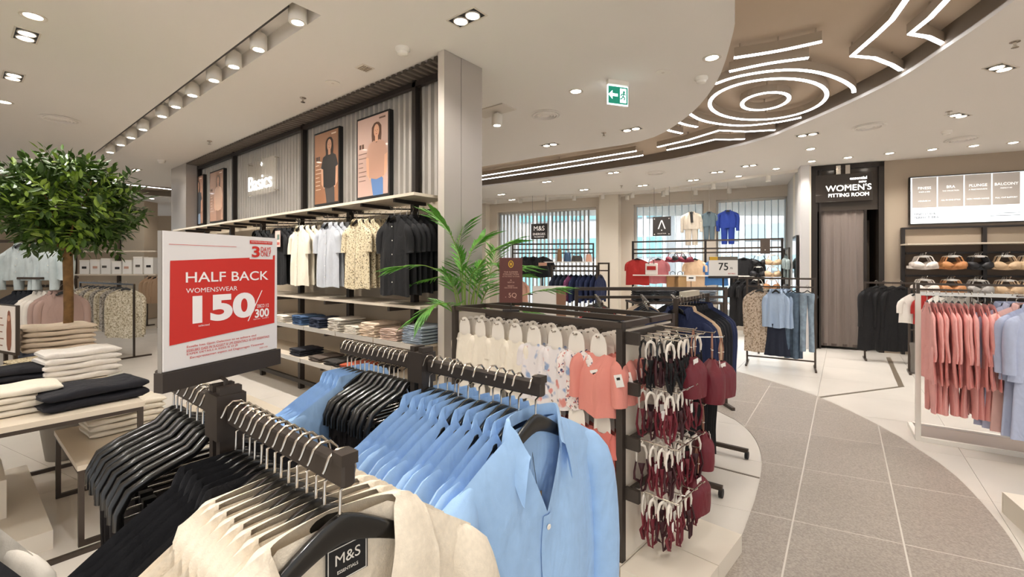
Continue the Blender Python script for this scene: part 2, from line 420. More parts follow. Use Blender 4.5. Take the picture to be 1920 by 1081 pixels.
sg = thing('round_downlight', 'x', 'light', (0,0,0), 0, 'single recessed downlights in the ceiling')
MB().lathe([(0.052,0),(0.078,0),(0.078,-0.006),(0.058,-0.007),(0.052,-0.002)], 22).build('frame', M_TRIM, sg, smooth=True)
MB().lathe([(0.056,-0.002),(0.03,-0.009),(0.0,-0.010)], 20).build('lamp', M_LAMP, sg)
SPL = ['round recessed downlight in the ceiling corner over the folded-clothes table','round recessed downlight above the potted tree by the frame edge','square-set single downlight at the tip of the ceiling island','single downlight next to the exit sign']
for k, (u, v) in enumerate(SINGLE):
    p = WZ(u, v, CEIL); lab = SPL[k] if k < 4 else 'small round downlight in the wall-side ceiling row, %s in the row' % ORD[k-4]
    if k == 0: sg.location = p; sg['label'] = lab
    else: dup(sg, p, 0, lab)
    lamp((p.x, p.y, p.z-0.03), None, LAMP_W*0.8)
for k, (x, d) in enumerate(OVER):
    p = C2W(x, d, CEIL); dup(tw, p, 0, 'pair of recessed downlights overhead outside the picture, %s of eleven' % ORD[k]); lamp((p.x, p.y, p.z-0.03), None, LAMP_W*1.25)
# track spots in the slot
sp = thing('track_spotlight', 'x', 'light', (0,0,0), 0, 'track spotlights in the ceiling slot')
MB().lathe([(0.062,-0.055),(0.066,-0.05),(0.066,0.06),(0.05,0.08),(0.0,0.08)], 20).build('body', M_WHITE, sp, smooth=True)
MB().lathe([(0.060,-0.052),(0.03,-0.057),(0.0,-0.058)], 18).build('lamp', M_LAMP, sp)
MB().box((0,0,0.095), (0.03,0.03,0.04)).build('stem', M_WHITE, sp)
ys = SLOT_Y0*0.42+SLOT_Y1*0.58
TU = [549,472,430,392,351,321,295,260,240,224,205]; TV = [38,88,122,148,176,198,216,241,257,271,285]
for k, (u, v) in enumerate(zip(TU, TV)):
    p = WZ(u, v, CEIL-0.03); loc = (p.x, ys, CEIL+0.02)
    lab = 'white cylindrical spotlight in the ceiling slot, %s from the column end' % ORD[k]
    if k == 0: sp.location = loc; sp['label'] = lab
    else: dup(sp, loc, 0, lab)
    lamp((p.x, ys, CEIL-0.05), (p.x+0.2, 2.7, 0.9 if k % 2 else 2.2), LAMP_W*1.6, 85, 'track_beam', 0.04)
struct(MB().box(((SLOT_X0+SLOT_X1)/2, (SLOT_Y0+SLOT_Y1)/2, CEIL+0.135), (SLOT_X1-SLOT_X0+0.02, SLOT_Y1-SLOT_Y0+0.02, 0.01)).build('ceiling', M_CEIL))
dk = MB().box(((SLOT_X0+SLOT_X1)/2, SLOT_Y0+0.010, CEIL+0.016), (SLOT_X1-SLOT_X0-0.16, 0.014, 0.03)).build('lighting_track', M_DARK)
tag(dk, 'thin dark lighting track along one side of the ceiling slot', 'track')
o = dup(sp, WZ(932,212,CEIL-0.02)+Vector((0,0,-0.095)), 0, 'lone white spotlight beyond the silver column')
pl = MB().box((0,0,0), (0.5,0.26,0.012)).build('spotlight_plate', M_TRIM, None, WZ(925,208,CEIL-0.006)); tag(pl, 'pale ceiling plate holding the lone spotlight', 'plate')
p = WZ(932,216,CEIL-0.03); lamp((p.x, p.y, CEIL-0.12), None, LAMP_W)
# diffusers, detectors, sprinklers
df = thing('air_diffuser', 'x', 'vent', (0,0,0), 0, 'round air diffusers in the ceiling')
MB().lathe([(0.19,0.0),(0.20,-0.006),(0.175,-0.012),(0.165,-0.004)], 32).build('rim', M_CEIL, df, smooth=True)
for r in (0.15, 0.115, 0.08): MB().lathe([(r,-0.001),(r+0.004,-0.014),(r-0.012,-0.020),(r-0.018,-0.002)], 28).build('blade', M_CEIL, df, smooth=True)
MB().lathe([(0.165,-0.0015),(0.0,-0.0015)], 24).build('throat', mat('vent_throat', '5d534a', 0.8), df)
MB().lathe([(0.045,-0.002),(0.045,-0.016),(0.0,-0.018)], 20).build('hub', M_CEIL, df, smooth=True)
for k, (u, v, lab) in enumerate([(112,223,'round louvred air diffuser above the potted tree'),(1023,215,'round louvred air diffuser between column and exit sign'),(1803,261,'round louvred air diffuser above the bra wall'),
        (1629,237,'flat round ceiling diffuser under the outer ceiling edge'),(1229,324,'round diffuser in the far ceiling before the windows')]):
    p = WZ(u, v, CEIL)
    if k == 0: df.location = p; df['label'] = lab
    else: dup(df, p, 0, lab)
spk = thing('sprinkler', 'x', 'sprinkler', (0,0,0), 0, 'ceiling sprinklers')
MB().lathe([(0.034,0),(0.034,-0.006),(0.012,-0.010),(0.010,-0.035),(0.0,-0.036)], 14).build('body', M_CHROME, spk, smooth=True)
MB().lathe([(0.0,-0.048),(0.024,-0.048),(0.024,-0.051),(0.0,-0.052)], 14).build('deflector', M_CHROME, spk)
MB().box((0,0,-0.042), (0.028,0.005,0.016)).build('yoke', M_CHROME, spk)
for k, (u, v, lab) in enumerate([(568,183,'small sprinkler near the corrugated wall top'),(393,264,'small sprinkler above the far end of the corrugated wall'),(1132,249,'small sprinkler beyond the exit sign'),(1903,78,'sprinkler next to the outer twin downlight'),(1779,209,'sprinkler above the bra display'),(1165,348,'sprinkler in the far ceiling before the windows')]):
    p = WZ(u, v, CEIL)
    if k == 0: spk.location = p; spk['label'] = lab
    else: dup(spk, p, 0, lab)
det = thing('smoke_detector', 'x', 'detector', (0,0,0), 0, 'smoke detectors')
MB().lathe([(0.06,0),(0.062,-0.02),(0.05,-0.034),(0.048,-0.036)], 20).build('base', M_WHITE, det, smooth=True)
MB().lathe([(0.046,-0.034),(0.042,-0.055),(0.02,-0.066),(0.0,-0.068)], 20).build('head', M_WHITE, det, smooth=True)
for k, (u, v, lab) in enumerate([(755,90,'white domed smoke detector in front of the silver column'),(1315,145,'white smoke detector at the edge of the ceiling island'),(1775,245,'white smoke detector above the bra wall'),(303,300,'smoke detector at the far end of the corrugated wall')]):
    p = WZ(u, v, CEIL)
    if k == 0: det.location = p; det['label'] = lab
    else: dup(det, p, 0, lab)
for (u, v, lab) in [(624,155,'flat round speaker cover over the corrugated wall'),(1243,135,'flat round speaker cover past the exit sign')]:
    p = WZ(u, v, CEIL); t = thing('ceiling_speaker', lab, 'speaker', p)
    MB().lathe([(0.07,0),(0.072,-0.006),(0.0,-0.008)], 20).build('grille', M_WHITE, t, smooth=True); MB().lathe([(0.018,-0.007),(0.0,-0.011)], 12).build('cap', M_TRIM, t)
p = WZ(684,127,CEIL); t = thing('ceiling_vent', 'small square grey vent in the ceiling by the corrugated wall', 'vent', p)
MB().box((0,0,-0.003), (0.13,0.13,0.006)).build('frame', M_TRIM, t)
for k in range(5): MB().box((0,-0.04+k*0.02,-0.008), (0.1,0.008,0.006)).build('slat', M_FASCIA, t)
# exit sign
pe = WZ(1158,152,CEIL); wv = (WZ(1181,150,CEIL)-WZ(1136,158,CEIL))
dd = (CEIL-H)*F_PX/(HY-152)
ex = thing('exit_sign', 'green illuminated emergency exit sign hanging from the ceiling', 'sign', (pe.x, pe.y, CEIL), A+math.radians(18))
M_GREEN = mat('exit_green', '0d7a63', 0.4, emit=0.7); M_SIGNW = mat('exit_white', 'f2fbff', 0.4, emit=1.4)
sw = 45/F_PX*dd*0.97; shh = 36/F_PX*dd
MB().box((0,0,-0.022), (sw,0.045,0.044)).build('bracket', M_WHITE, ex)
MB().box((0,0,-0.05-shh/2), (sw,0.014,shh)).build('edge_light', M_SIGNW, ex)
MB().box((0,-0.009,-0.05-shh/2), (sw*0.93,0.006,shh*0.88)).build('green_panel', M_GREEN, ex)
zc_ = -0.05-shh/2; a_ = sw*0.24
MB().add([(-a_-0.055,-0.0135,zc_),(-a_-0.01,-0.0135,zc_+0.045),(-a_-0.01,-0.0135,zc_+0.014),(-a_+0.05,-0.0135,zc_+0.014),(-a_+0.05,-0.0135,zc_-0.014),(-a_-0.01,-0.0135,zc_-0.014),(-a_-0.01,-0.0135,zc_-0.045)], [(0,1,2,3,4,5,6)]).build('arrow', M_SIGNW, ex)
MB().box((a_,-0.0125,zc_), (sw*0.3,0.002,shh*0.74)).build('door_symbol', M_SIGNW, ex)
man = MB(); man.lathe([(0.013,-0.001),(0.013,0.001)], 10, (a_+0.008,0,0), Matrix.Translation((0,-0.0145,zc_+0.036)) @ Matrix.Rotation(PI/2,4,'X') )
for p_, q_ in [((0.004,0.022),(-0.004,-0.008)),((-0.004,-0.008),(0.018,-0.022)),((0.018,-0.022),(0.01,-0.045)),((-0.004,-0.008),(-0.018,-0.03)),((-0.018,-0.03),(-0.034,-0.036)),((0.004,0.02),(0.026,0.008)),((0.004,0.02),(-0.02,0.012)),((-0.02,0.012),(-0.026,-0.006))]:
    man.bar((a_+p_[0],-0.0145,zc_+p_[1]), (a_+q_[0],-0.0145,zc_+q_[1]), 0.003, 0.011)
man.build('running_figure', M_GREEN, ex)
# ============================================================ SIDE WALL WITH CORRUGATED PANELS (runs along x)
def ray(u): r = (u-CX)/F_PX; return (r*CA-SA, r*SA+CA)
def XatY(u, Y): a, b = ray(u); return Y/b*a
def DatY(u, Y): return Y/ray(u)[1]
def ZatY(u, v, Y): return H+(HY-v)/F_PX*DatY(u, Y)
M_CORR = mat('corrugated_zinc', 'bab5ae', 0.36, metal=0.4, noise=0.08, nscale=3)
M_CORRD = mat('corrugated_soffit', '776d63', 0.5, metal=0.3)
WX0, WX1 = -9.72, -2.965
wl = MB().box(((WX0+WX1)/2, 3.06, CEIL/2), (WX1-WX0, 0.16, CEIL)).build('wall_left', mat('fixture_back', 'b5a690', 0.7)); struct(wl)
posts_u = [349, 437, 567, 777, 821]; PXs = [XatY(u, 2.88) for u in posts_u]; PXs[0] = WX0+0.02; PXs[-1] = WX1
def corrug(x0, x1, z0, z1):
    b = MB(); n = max(4, round((x1-x0)/0.088)); pw = (x1-x0)/n; prof = []
    for i in range(n):
        x = x0+i*pw; prof += [(x, 0.0), (x+pw*0.36, 0.0), (x+pw*0.5, -0.032), (x+pw*0.86, -0.032)]
    prof.append((x1, 0.0)); vs = []
    for z in (z0, z1): vs += [(x, 2.962+y, z) for x, y in prof]
    m = len(prof); b.add(vs, [(i, i+1, m+i+1, m+i) for i in range(m-1)]); return b
for i in range(4):
    corrug(PXs[i]+0.012, PXs[i+1]-0.012, 2.19, 3.34).build('corrugated_panel', M_CORR, wl)
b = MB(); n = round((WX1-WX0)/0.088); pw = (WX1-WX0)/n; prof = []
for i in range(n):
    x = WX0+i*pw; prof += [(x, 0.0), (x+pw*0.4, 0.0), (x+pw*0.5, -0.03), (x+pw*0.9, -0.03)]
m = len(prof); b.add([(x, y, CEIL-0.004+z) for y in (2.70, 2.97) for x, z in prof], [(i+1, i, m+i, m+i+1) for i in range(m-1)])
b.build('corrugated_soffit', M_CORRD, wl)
MB().box(((WX0+WX1)/2, 2.895, 3.325), (WX1-WX0, 0.05, 0.05)).build('header_beam', M_DARK, wl)
for x in PXs[:-1]: MB().box((x, 2.9, 2.77), (0.05, 0.06, 1.2)).build('upright', M_DARK, wl)
pnl = MB().box((-10.15, 2.93, CEIL/2), (0.86, 0.46, CEIL)).build('column', M_PANEL); struct(pnl)
# silver clad end column
col = MB().box((-2.925, 2.906, CEIL/2), (0.066, 0.46, CEIL)).build('column', M_PANEL); struct(col)
for y0, y1 in ((2.667, 2.868), (2.874, 3.145)): MB().box((-2.889, (y0+y1)/2, CEIL/2), (0.008, y1-y0, CEIL-0.004)).build('cladding_panel', M_PANEL, col)
MB().box((-2.925, 2.672, CEIL/2), (0.078, 0.012, CEIL-0.004)).build('cladding_panel', mat('cladding_edge', 'cfc6bb', 0.4, metal=0.2), col)

# posters on the corrugated wall
def poster(pts, label, bgc, top, hair, skin, bottom, lines, seed):
    (u0, vt0, vb0), (u1, vt1, vb1) = pts; Y = 2.885
    x0, x1 = XatY(u0, Y), XatY(u1, Y); z1 = (ZatY(u0, vt0, Y)+ZatY(u1, vt1, Y))/2; z0 = (ZatY(u0, vb0, Y)+ZatY(u1, vb1, Y))/2
    w_, h_ = x1-x0, z1-z0
    t = thing('framed_poster', label, 'poster', ((x0+x1)/2, Y, z0), 0, 'framed posters on the corrugated wall')
    g = 0.022
    MB().box((0, 0.02, h_/2), (w_, 0.05, h_)).build('frame', M_BLACK, t)
    pr = MB().box((0, -0.0065, h_/2), (w_-g*2, 0.004, h_-g*2)).build('print', mat('poster_ground_'+bgc, bgc, 0.25, coat=0.5), t)
    rnd = random.Random(seed); cx = w_*0.13; k = h_/1.0; y = -0.0092
    def flat(out, name, m, y_): MB().add([(p[0], y_, p[1]) for p in out], [tuple(range(len(out)))]).build(name, m, pr)
    def P(*a): return [(cx+x*k, z*h_) for x, z in a]
    mh = mat('print_hair_'+hair, hair, 0.3); ms = mat('print_skin_'+skin, skin, 0.3); mt = mat('print_top_'+top, top, 0.3); mb_ = mat('print_trousers_'+bottom, bottom, 0.3)
    flat(P((-0.085,0.62),(0.085,0.62),(0.1,0.74),(0.095,0.84),(0.05,0.885),(0,0.895),(-0.05,0.885),(-0.095,0.84),(-0.1,0.74)), 'printed_hair', mh, y)
    flat([(cx+0.055*k*math.sin(a), h_*0.79+0.078*k*math.cos(a)) for a in [2*PI*i/18 for i in range(18)]], 'printed_face', ms, y-0.0006)
    for ex_ in (-0.021, 0.021): flat([(cx+ex_*k+0.009*k*math.cos(a), h_*0.797+0.004*k*math.sin(a)) for a in [2*PI*i/8 for i in range(8)]], 'printed_eye', mh, y-0.0010)
    flat([(cx+0.017*k*math.cos(a), h_*0.752+0.005*k*math.sin(a)) for a in [2*PI*i/8 for i in range(8)]], 'printed_mouth', mat('print_lip', '9a4a42', 0.4), y-0.0010)
    flat([(cx-0.006*k, h_*0.772), (cx+0.007*k, h_*0.772), (cx+0.002*k, h_*0.792)], 'printed_nose', mat('print_nose', 'a8745c', 0.4), y-0.0010)
    flat(P((-0.03,0.66),(0.03,0.66),(0.03,0.75),(-0.03,0.75)), 'printed_neck', ms, y-0.0004)
    flat(P((-0.07,0.02),(0.13,0.02),(0.125,0.3),(-0.12,0.3),(-0.11,0.2)), 'printed_trousers', mb_, y-0.0003)
    flat(P((-0.215,0.5),(-0.16,0.52),(-0.15,0.3),(-0.1,0.24),(-0.13,0.21),(-0.2,0.28)), 'printed_arm', ms, y-0.0005)
    flat(P((0.16,0.52),(0.215,0.5),(0.2,0.28),(0.13,0.21),(0.1,0.24),(0.15,0.3)), 'printed_arm', ms, y-0.0005)
    flat(P((-0.05,0.68),(0,0.645),(0.05,0.68),(0.16,0.64),(0.215,0.5),(0.155,0.48),(0.15,0.24),(0,0.21),(-0.15,0.24),(-0.155,0.48),(-0.215,0.5),(-0.16,0.64)), 'printed_top', mt, y-0.0008)
    ml = mat('print_ink_'+lines, lines, 0.4)
    for i in range(7):
        zz = h_*(0.55-i*0.055); l = w_*rnd.uniform(0.12, 0.26); MB().box((-w_*0.5+g*2+l/2, y, zz), (l, 0.0012, h_*0.010)).build('printed_line', ml, pr)
    for i in range(2): MB().box((-w_*0.5+g*2+0.03+i*0.05, y, h_*0.64), (0.035, 0.0012, 0.05)).build('printed_thumbnail', mh, pr)
    MB().box((w_*0.3, y, h_*0.93), (w_*0.18, 0.0012, h_*0.02)).build('printed_line', ml, pr)
poster([(590,250,387),(637,238,380)], 'framed brown poster of a woman in a charcoal tee', '9c6e52', '2f2d2d', '33221b', 'c9977a', '4a4644', 'd8b79c', 1)
poster([(670,222,374),(731,207,366)], 'framed pink poster of a woman in a dusty rose top and jeans', 'c8a89b', 'b9907c', '5b3c2c', 'd3a183', '5f7fae', '7a5c50', 2)
poster([(358,333,424),(382,328,420)], 'framed poster of a figure in pale jeans at the far end of the wall', 'b58a74', '3a4046', '3a261d', 'c99a7e', '8ea3bb', 'e0c4b0', 3)
poster([(394,322,418),(420,316,414)], 'framed tan poster second from the far end of the wall', 'b48c76', 'c9a58c', '56392a', 'd0a184', '8d6c58', 'e0c4b0', 4)
# glowing word on a clear acrylic sheet
Y = 2.86; x0, x1 = XatY(465, Y), XatY(518, Y); z0, z1 = ZatY(490, 364, Y), ZatY(490, 299, Y)
t = thing('neon_word_sign', 'clear acrylic sheet with the glowing white word Basics', 'sign', ((x0+x1)/2, Y, (z0+z1)/2))
MB().box((0, 0.0, 0), (x1-x0, 0.008, z1-z0)).build('acrylic_sheet', mat('acrylic', 'cfc6b6', 0.08, alpha=0.25), t)
for sx in (-1, 1):
    for sz in (-1, 1): MB().tube([(sx*(x1-x0)*0.46, 0.05, sz*(z1-z0)*0.45), (sx*(x1-x0)*0.46, -0.008, sz*(z1-z0)*0.45)], 0.008, 8).build('standoff', M_CHROME, t)
me_ = text_mesh('Basics', 0.30, mat('neon_white', 'ffffff', 0.4, emit=1.6), 0.006, 0.0)
wx_ = max(v.co.x for v in me_.vertices)-min(v.co.x for v in me_.vertices); hx_ = max(v.co.y for v in me_.vertices)-min(v.co.y for v in me_.vertices)
link('glowing_word', me_, t, (-0.02*(x1-x0), -0.02, -0.17*(z1-z0)), (PI/2, 0, 0), (0.82*(x1-x0)/wx_, 0.42*(z1-z0)/hx_, 1))
link('glowing_mark', text_mesh('+', 0.12, MATS['neon_white'], 0.004, 0.0), t, (0.05, -0.02, 0.17), (PI/2, 0, 0))

# ============================================================ FITTING ROOM + BRA WALL (turned about 15 degrees)
RA = math.atan2(0.2555, 0.967); RO = C2W(5.6, 8.5)
RX = Vector((math.cos(RA), math.sin(RA), 0)); RN = Vector((-math.sin(RA), math.cos(RA), 0))     # RN points into the wall
def RW(k, n, z): return RO + RX*k + RN*n + Vector((0, 0, z))
M_TAUPE = mat('taupe_wall', 'a49482', 0.8)
def rbox(k0, k1, n0, n1, z0, z1, name, m, parent=None, par_loc=None):
    b = MB().box(((k0+k1)/2, (n0+n1)/2, (z0+z1)/2), (k1-k0, n1-n0, z1-z0))
    return b.build(name, m, parent, (0,0,0) if parent is not None else RO, (0,0,0) if parent is not None else (0,0,RA))
wr = struct(rbox(1.10, 7.0, 0.0, 0.25, 0, CEIL, 'wall_right', M_TAUPE))
struct(rbox(-0.16, 0.0, -0.05, 0.9, 0, CEIL, 'column', M_CREAM))
struct(rbox(0.0, 1.1, 1.1, 1.2, 0, CEIL, 'wall_back', mat('cubicle_dark', '57493f', 0.8)))
struct(rbox(0.0, 0.05, 0.1, 1.1, 0, CEIL, 'wall_back', MATS['cubicle_dark'])); struct(rbox(1.08, 1.12, 0.25, 1.1, 0, CEIL, 'wall_back', MATS['cubicle_dark']))
M_FRB = mat('bronze_frame', '2d2620', 0.35, metal=0.3)
fr = struct(rbox(0.0, 0.10, -0.03, 0.12, 0, CEIL-0.01, 'door_1', M_FRB))
rbox(0.13, 0.16, -0.03, 0.1, 0, CEIL-0.01, 'frame_post', M_FRB, fr); rbox(1.02, 1.10, -0.03, 0.12, 0, CEIL-0.01, 'frame_post', M_FRB, fr); rbox(0.0, 1.1, -0.03, 0.12, CEIL-0.09, CEIL-0.01, 'frame_header', M_FRB, fr)
rbox(0.10, 1.02, 0.02, 0.05, 2.55, CEIL-0.09, 'transom_panel', mat('smoked_panel', '3a322b', 0.15), fr)
rbox(0.82, 0.86, 0.02, 0.06, 0.0, 2.55, 'frame_post', M_FRB, fr); rbox(0.86, 1.02, 0.5, 0.53, 0.0, 2.4, 'inner_panel', mat('cubicle_panel', '6b5d50', 0.7), fr)
# curtain
cu = thing('fitting_room_curtain', 'floor-length taupe grey curtain drawn across the fitting room', 'curtain', RW(0.14, 0.07, 0), RA)
def curt(s, t_):
    x = s*0.72; fold = 0.014*math.sin(s*2*PI*5+0.8*math.sin(s*7))+0.007*math.sin(s*2*PI*11+1+2*t_)
    return (x+0.012*math.sin(s*40+t_*3), fold*(0.55+0.45*(1-t_)), 0.05+t_*2.63)
MB().grid(curt, 110, 12).build('cloth', mat('curtain_cloth', '7d7068', 0.75, sheen=0.3), cu, smooth=True)
MB().tube([(-0.02, 0, 2.7), (0.84, 0, 2.7)], 0.014, 8).build('curtain_rail', M_DARK, cu)
MB().grid(lambda s, t_: (curt(s, 0)[0], curt(s, 0)[1]*1.06, 0.05+t_*0.05), 110, 2).build('hem', mat('curtain_hem', '5f534c', 0.8), cu, smooth=True)
# sign above
t = thing('fitting_room_sign', 'smoked glass sign with glowing fitting room lettering', 'sign', RW(0.0, -0.04, 0), RA)
zt = lambda v, k: H+(HY-v)/F_PX*(8.5-0.406*k)
MB().box((0.5, 0, 2.96), (0.86, 0.014, 0.50)).build('glass_panel', mat('smoked_sign', '2c2622', 0.12, coat=0.5), t)
M_GLOW = mat('letter_glow', 'fffaf2', 0.4, emit=3.2)
link('lettering', text_mesh("WOMEN'S", 0.15, M_GLOW, 0.003, 0.0), t, (0.57, -0.012, 2.95), (PI/2,0,0))
link('lettering', text_mesh('FITTING ROOM', 0.088, M_GLOW, 0.003, 0.0), t, (0.57, -0.012, 2.825), (PI/2,0,0))
link('lettering', text_mesh('essential', 0.075, M_GLOW, 0.002, 0.0), t, (0.72, -0.012, 3.12), (PI/2,0,0)); link('lettering', text_mesh('now', 0.065, M_GLOW, 0.002, 0.0), t, (0.78, -0.012, 3.055), (PI/2,0,0))
for k in (0.42, 0.56): MB().box((k, 0.0, 3.29), (0.07, 0.03, 0.16)).build('bracket', M_CHROME, t)
# light box on the wall
tv = thing('light_box_menu', 'wide backlit white board with four beige panels on the taupe wall', 'sign', RW(1.44, -0.004, 0), RA)
W_, z0, z1 = 1.46, 2.25, 3.075
MB().box((W_/2, -0.03, (z0+z1)/2), (W_, 0.06, z1-z0)).build('casing', M_DARK, tv)
scr = MB().box((W_/2, -0.062, (z0+z1)/2), (W_-0.03, 0.006, z1-z0-0.03)).build('screen', mat('screen_white', 'f7fbff', 0.4, emit=0.62), tv)
M_SCRB = mat('screen_beige', 'a89f96', 0.4, emit=0.30); pw = (W_-0.03-0.05)/4
M_SCRT = mat('screen_text_white', 'ffffff', 0.4, emit=0.7); M_SCRG = mat('screen_text_grey', '6a6c70', 0.5, emit=0.25)
for i, (a_, b_, c_) in enumerate([('FINESS', 'SHAPE & SIZE', 'MEASURE IN'), ('BRA', 'THE COLLECTION', 'ALL IN ONE STYLE'), ('PLUNGE', 'A TRUE FAVOURITE', 'NON WIRED RANGE'), ('BALCONY', 'PERFECT FIT', 'FULL CUP SUPPORT')]):
    cx = 0.025+pw*(i+0.5)+0.0
    MB().box((cx, -0.066, z0+0.545), (pw-0.018, 0.004, 0.515)).build('panel', M_SCRB, scr)
    link('lettering', text_mesh(a_, 0.062, M_SCRT, 0.001, 0.0), scr, (cx, -0.069, z0+0.62), (PI/2,0,0))
    link('lettering', text_mesh(b_, 0.026, M_SCRT, 0.001), scr, (cx, -0.069, z0+0.555), (PI/2,0,0)); link('lettering', text_mesh(c_, 0.030, M_SCRT, 0.001), scr, (cx, -0.069, z0+0.40), (PI/2,0,0))
link('lettering', text_mesh('FIND YOUR', 0.055, M_SCRG, 0.001, 0.0008, 'LEFT'), scr, (0.06, -0.068, z0+0.175), (PI/2,0,0)); link('lettering', text_mesh('PERFECT BRA', 0.055, M_SCRG, 0.001, 0.0008, 'LEFT'), scr, (0.06, -0.068, z0+0.115), (PI/2,0,0))
for zz, l in ((0.15, 0.26), (0.11, 0.36)): MB().box((W_-0.06-l/2, -0.0665, z0+zz), (l, 0.002, 0.008)).build('printed_line', M_SCRG, scr)

# ============================================================ WINDOW WALL
WA = math.atan2(0.2225, 0.9756); WO = C2W(-0.9, 13.9)
WXd = Vector((math.cos(WA), math.sin(WA), 0)); WN = Vector((-math.sin(WA), math.cos(WA), 0))
def WW(k, n, z): return WO + WXd*k + WN*n + Vector((0,0,z))
def kW(u): r = (u-CX)/F_PX; return (13.9*r+0.9)/(0.9+0.437*r)
def zW(u, v, n=0.0): k = kW(u); return H+(HY-v)/F_PX*(13.9-0.437*k)
def wbox(k0, k1, n0, n1, z0, z1, name, m, parent=None):
    b = MB().box(((k0+k1)/2, (n0+n1)/2, (z0+z1)/2), (k1-k0, n1-n0, z1-z0))
    return b.build(name, m, parent, (0,0,0) if parent is not None else WO, (0,0,0) if parent is not None else (0,0,WA))
WTOP = 3.14
segs = [(932,1118),(1188,1320),(1343,1477)]; ks = [(kW(a), kW(b)) for a, b in segs]
M_LWALL = mat('light_wall', 'd5cabb', 0.8)
struct(wbox(-9.0, ks[0][0], 0, 0.3, 0, CEIL, 'wall_back', M_LWALL)); struct(wbox(ks[0][0], ks[2][1], 0, 0.3, WTOP, CEIL, 'wall_back', M_LWALL))
struct(wbox(ks[0][0], ks[2][1], 0, 0.3, 0, 0.25, 'wall_back', M_LWALL)); struct(wbox(ks[1][1], ks[2][0], -0.02, 0.3, 0.25, WTOP, 'wall_back', M_LWALL))
struct(wbox(ks[0][1], ks[1][0], 0, 0.3, 0.25, WTOP, 'wall_back', M_LWALL)); struct(wbox(kW(1130), kW(1165), -0.35, 0.0, 0, CEIL, 'column', M_CREAM))
struct(wbox(ks[2][1], ks[2][1]+0.14, -2.2, 0.3, 0, CEIL, 'wall_right', mat('cool_wall', 'c9c6c4', 0.8)))
struct(wbox(kW(905)-0.3, ks[0][0]-0.25, -0.25, 0, 0, CEIL, 'column', M_CREAM))
M_GLASS = mat('window_glass', 'e6f1f6', 0.05, alpha=0.18); M_FIN = mat('window_fin', 'b2b2b0', 0.5, metal=0.2); M_FINW = mat('window_fin_pale', 'e4e6e6', 0.5)
for wi, (k0, k1) in enumerate(ks):
    wf = struct(wbox(k0, k1, 0.20, 0.215, 0.25, WTOP, 'window_%d' % (wi+1), M_GLASS))
    for a, b_ in ((k0, k0+0.05), (k1-0.05, k1)): wbox(a, b_, 0.15, 0.25, 0.25, WTOP, 'window_frame', M_WHITE, wf)
    wbox(k0, k1, 0.15, 0.25, WTOP-0.06, WTOP, 'window_frame', M_WHITE, wf)
    n = 24 if wi == 0 else 11; kend = kW(1105) if wi == 0 else k1
    fm = MB().box((0,0,0), (0.042 if wi == 0 else 0.018, 0.05, WTOP-0.32)).mesh('blind_slat', M_FIN if wi == 0 else mat('fin_blue', 'c3d2db', 0.5))
    for i in range(n):
        kk = k0+0.08+(kend-k0-0.12)*i/(n-1)
        link('blind_slat', fm, wf, (kk, 0.08, (WTOP+0.2)/2))
# what stands outside the windows
M_FAC = mat('facade_pale', 'e9eef2', 0.8); M_PANE = mat('facade_glass', 'bcdcea', 0.2); M_TEAL = mat('facade_teal', '84cbdb', 0.6)
def building(k0, k1, n, hh, label, rows, cols, pm):
    t = thing('office_building', label, 'building', WW(k0, n, -0.4), WA)
    MB().box(((k1-k0)/2, 2, hh/2), (k1-k0, 4, hh)).build('wall', M_FAC, t)
    pmsh = MB().box((0,0,0), ((k1-k0)/cols*0.8, 0.1, hh/rows*0.5)).mesh('window', pm)
    for i in range(rows):
        for j in range(cols): link('window', pmsh, t, ((k1-k0)*(j+0.5)/cols, -0.02, hh*(i+0.55)/rows))
building(-3, 4.2, 9, 9.0, 'pale building with a teal band outside the slatted window', 5, 8, M_TEAL)
building(5.2, 14.5, 10, 8.0, 'pale glass-fronted building outside the unslatted windows', 6, 9, M_PANE)
struct(MB().box((0,0,0), (40,14,0.1)).build('ground', mat('pavement_outside', 'cfd2d2', 0.8), None, WW(4, 9.5, -0.45), (0,0,WA)))
sun = bpy.data.lights.new('sunlight', 'SUN'); sun.energy = 7.5; sun.angle = 0.01
so = bpy.data.objects.new('sunlight', sun); COL.objects.link(so); so.location = (0,0,12)
so.rotation_euler = (WN*0.62+WXd*0.06+Vector((0,0,-0.9))).to_track_quat('-Z','Y').to_euler()
# white tracks with spots before the windows
for ti, (pa, pb) in enumerate([((905,404),(1500,322)), ((905,376),(1400,352))]):
    p, q = WZ(*pa, CEIL-0.05), WZ(*pb, CEIL-0.05); c = (p+q)/2
    t = thing('ceiling_track', ['long white lighting track just before the windows', 'white lighting track in the far ceiling, parallel to the windows'][ti], 'track', (c.x, c.y, CEIL))
    MB().bar(p-c+Vector((0,0,-0.02)), q-c+Vector((0,0,-0.02)), 0.05, 0.06).build('rail', M_WHITE, t)
    for i in range(9):
        s_ = p.lerp(q, (i+0.5)/9)-c; MB().lathe([(0.05,-0.14),(0.05,-0.03),(0.02,0.0)], 12, (s_.x, s_.y, -0.02)).build('spot_head', M_WHITE, t, smooth=True)
    for i in range(2): s_ = p.lerp(q, (i+0.5)/2); lamp((s_.x, s_.y, CEIL-0.22), None, LAMP_W*1.2)
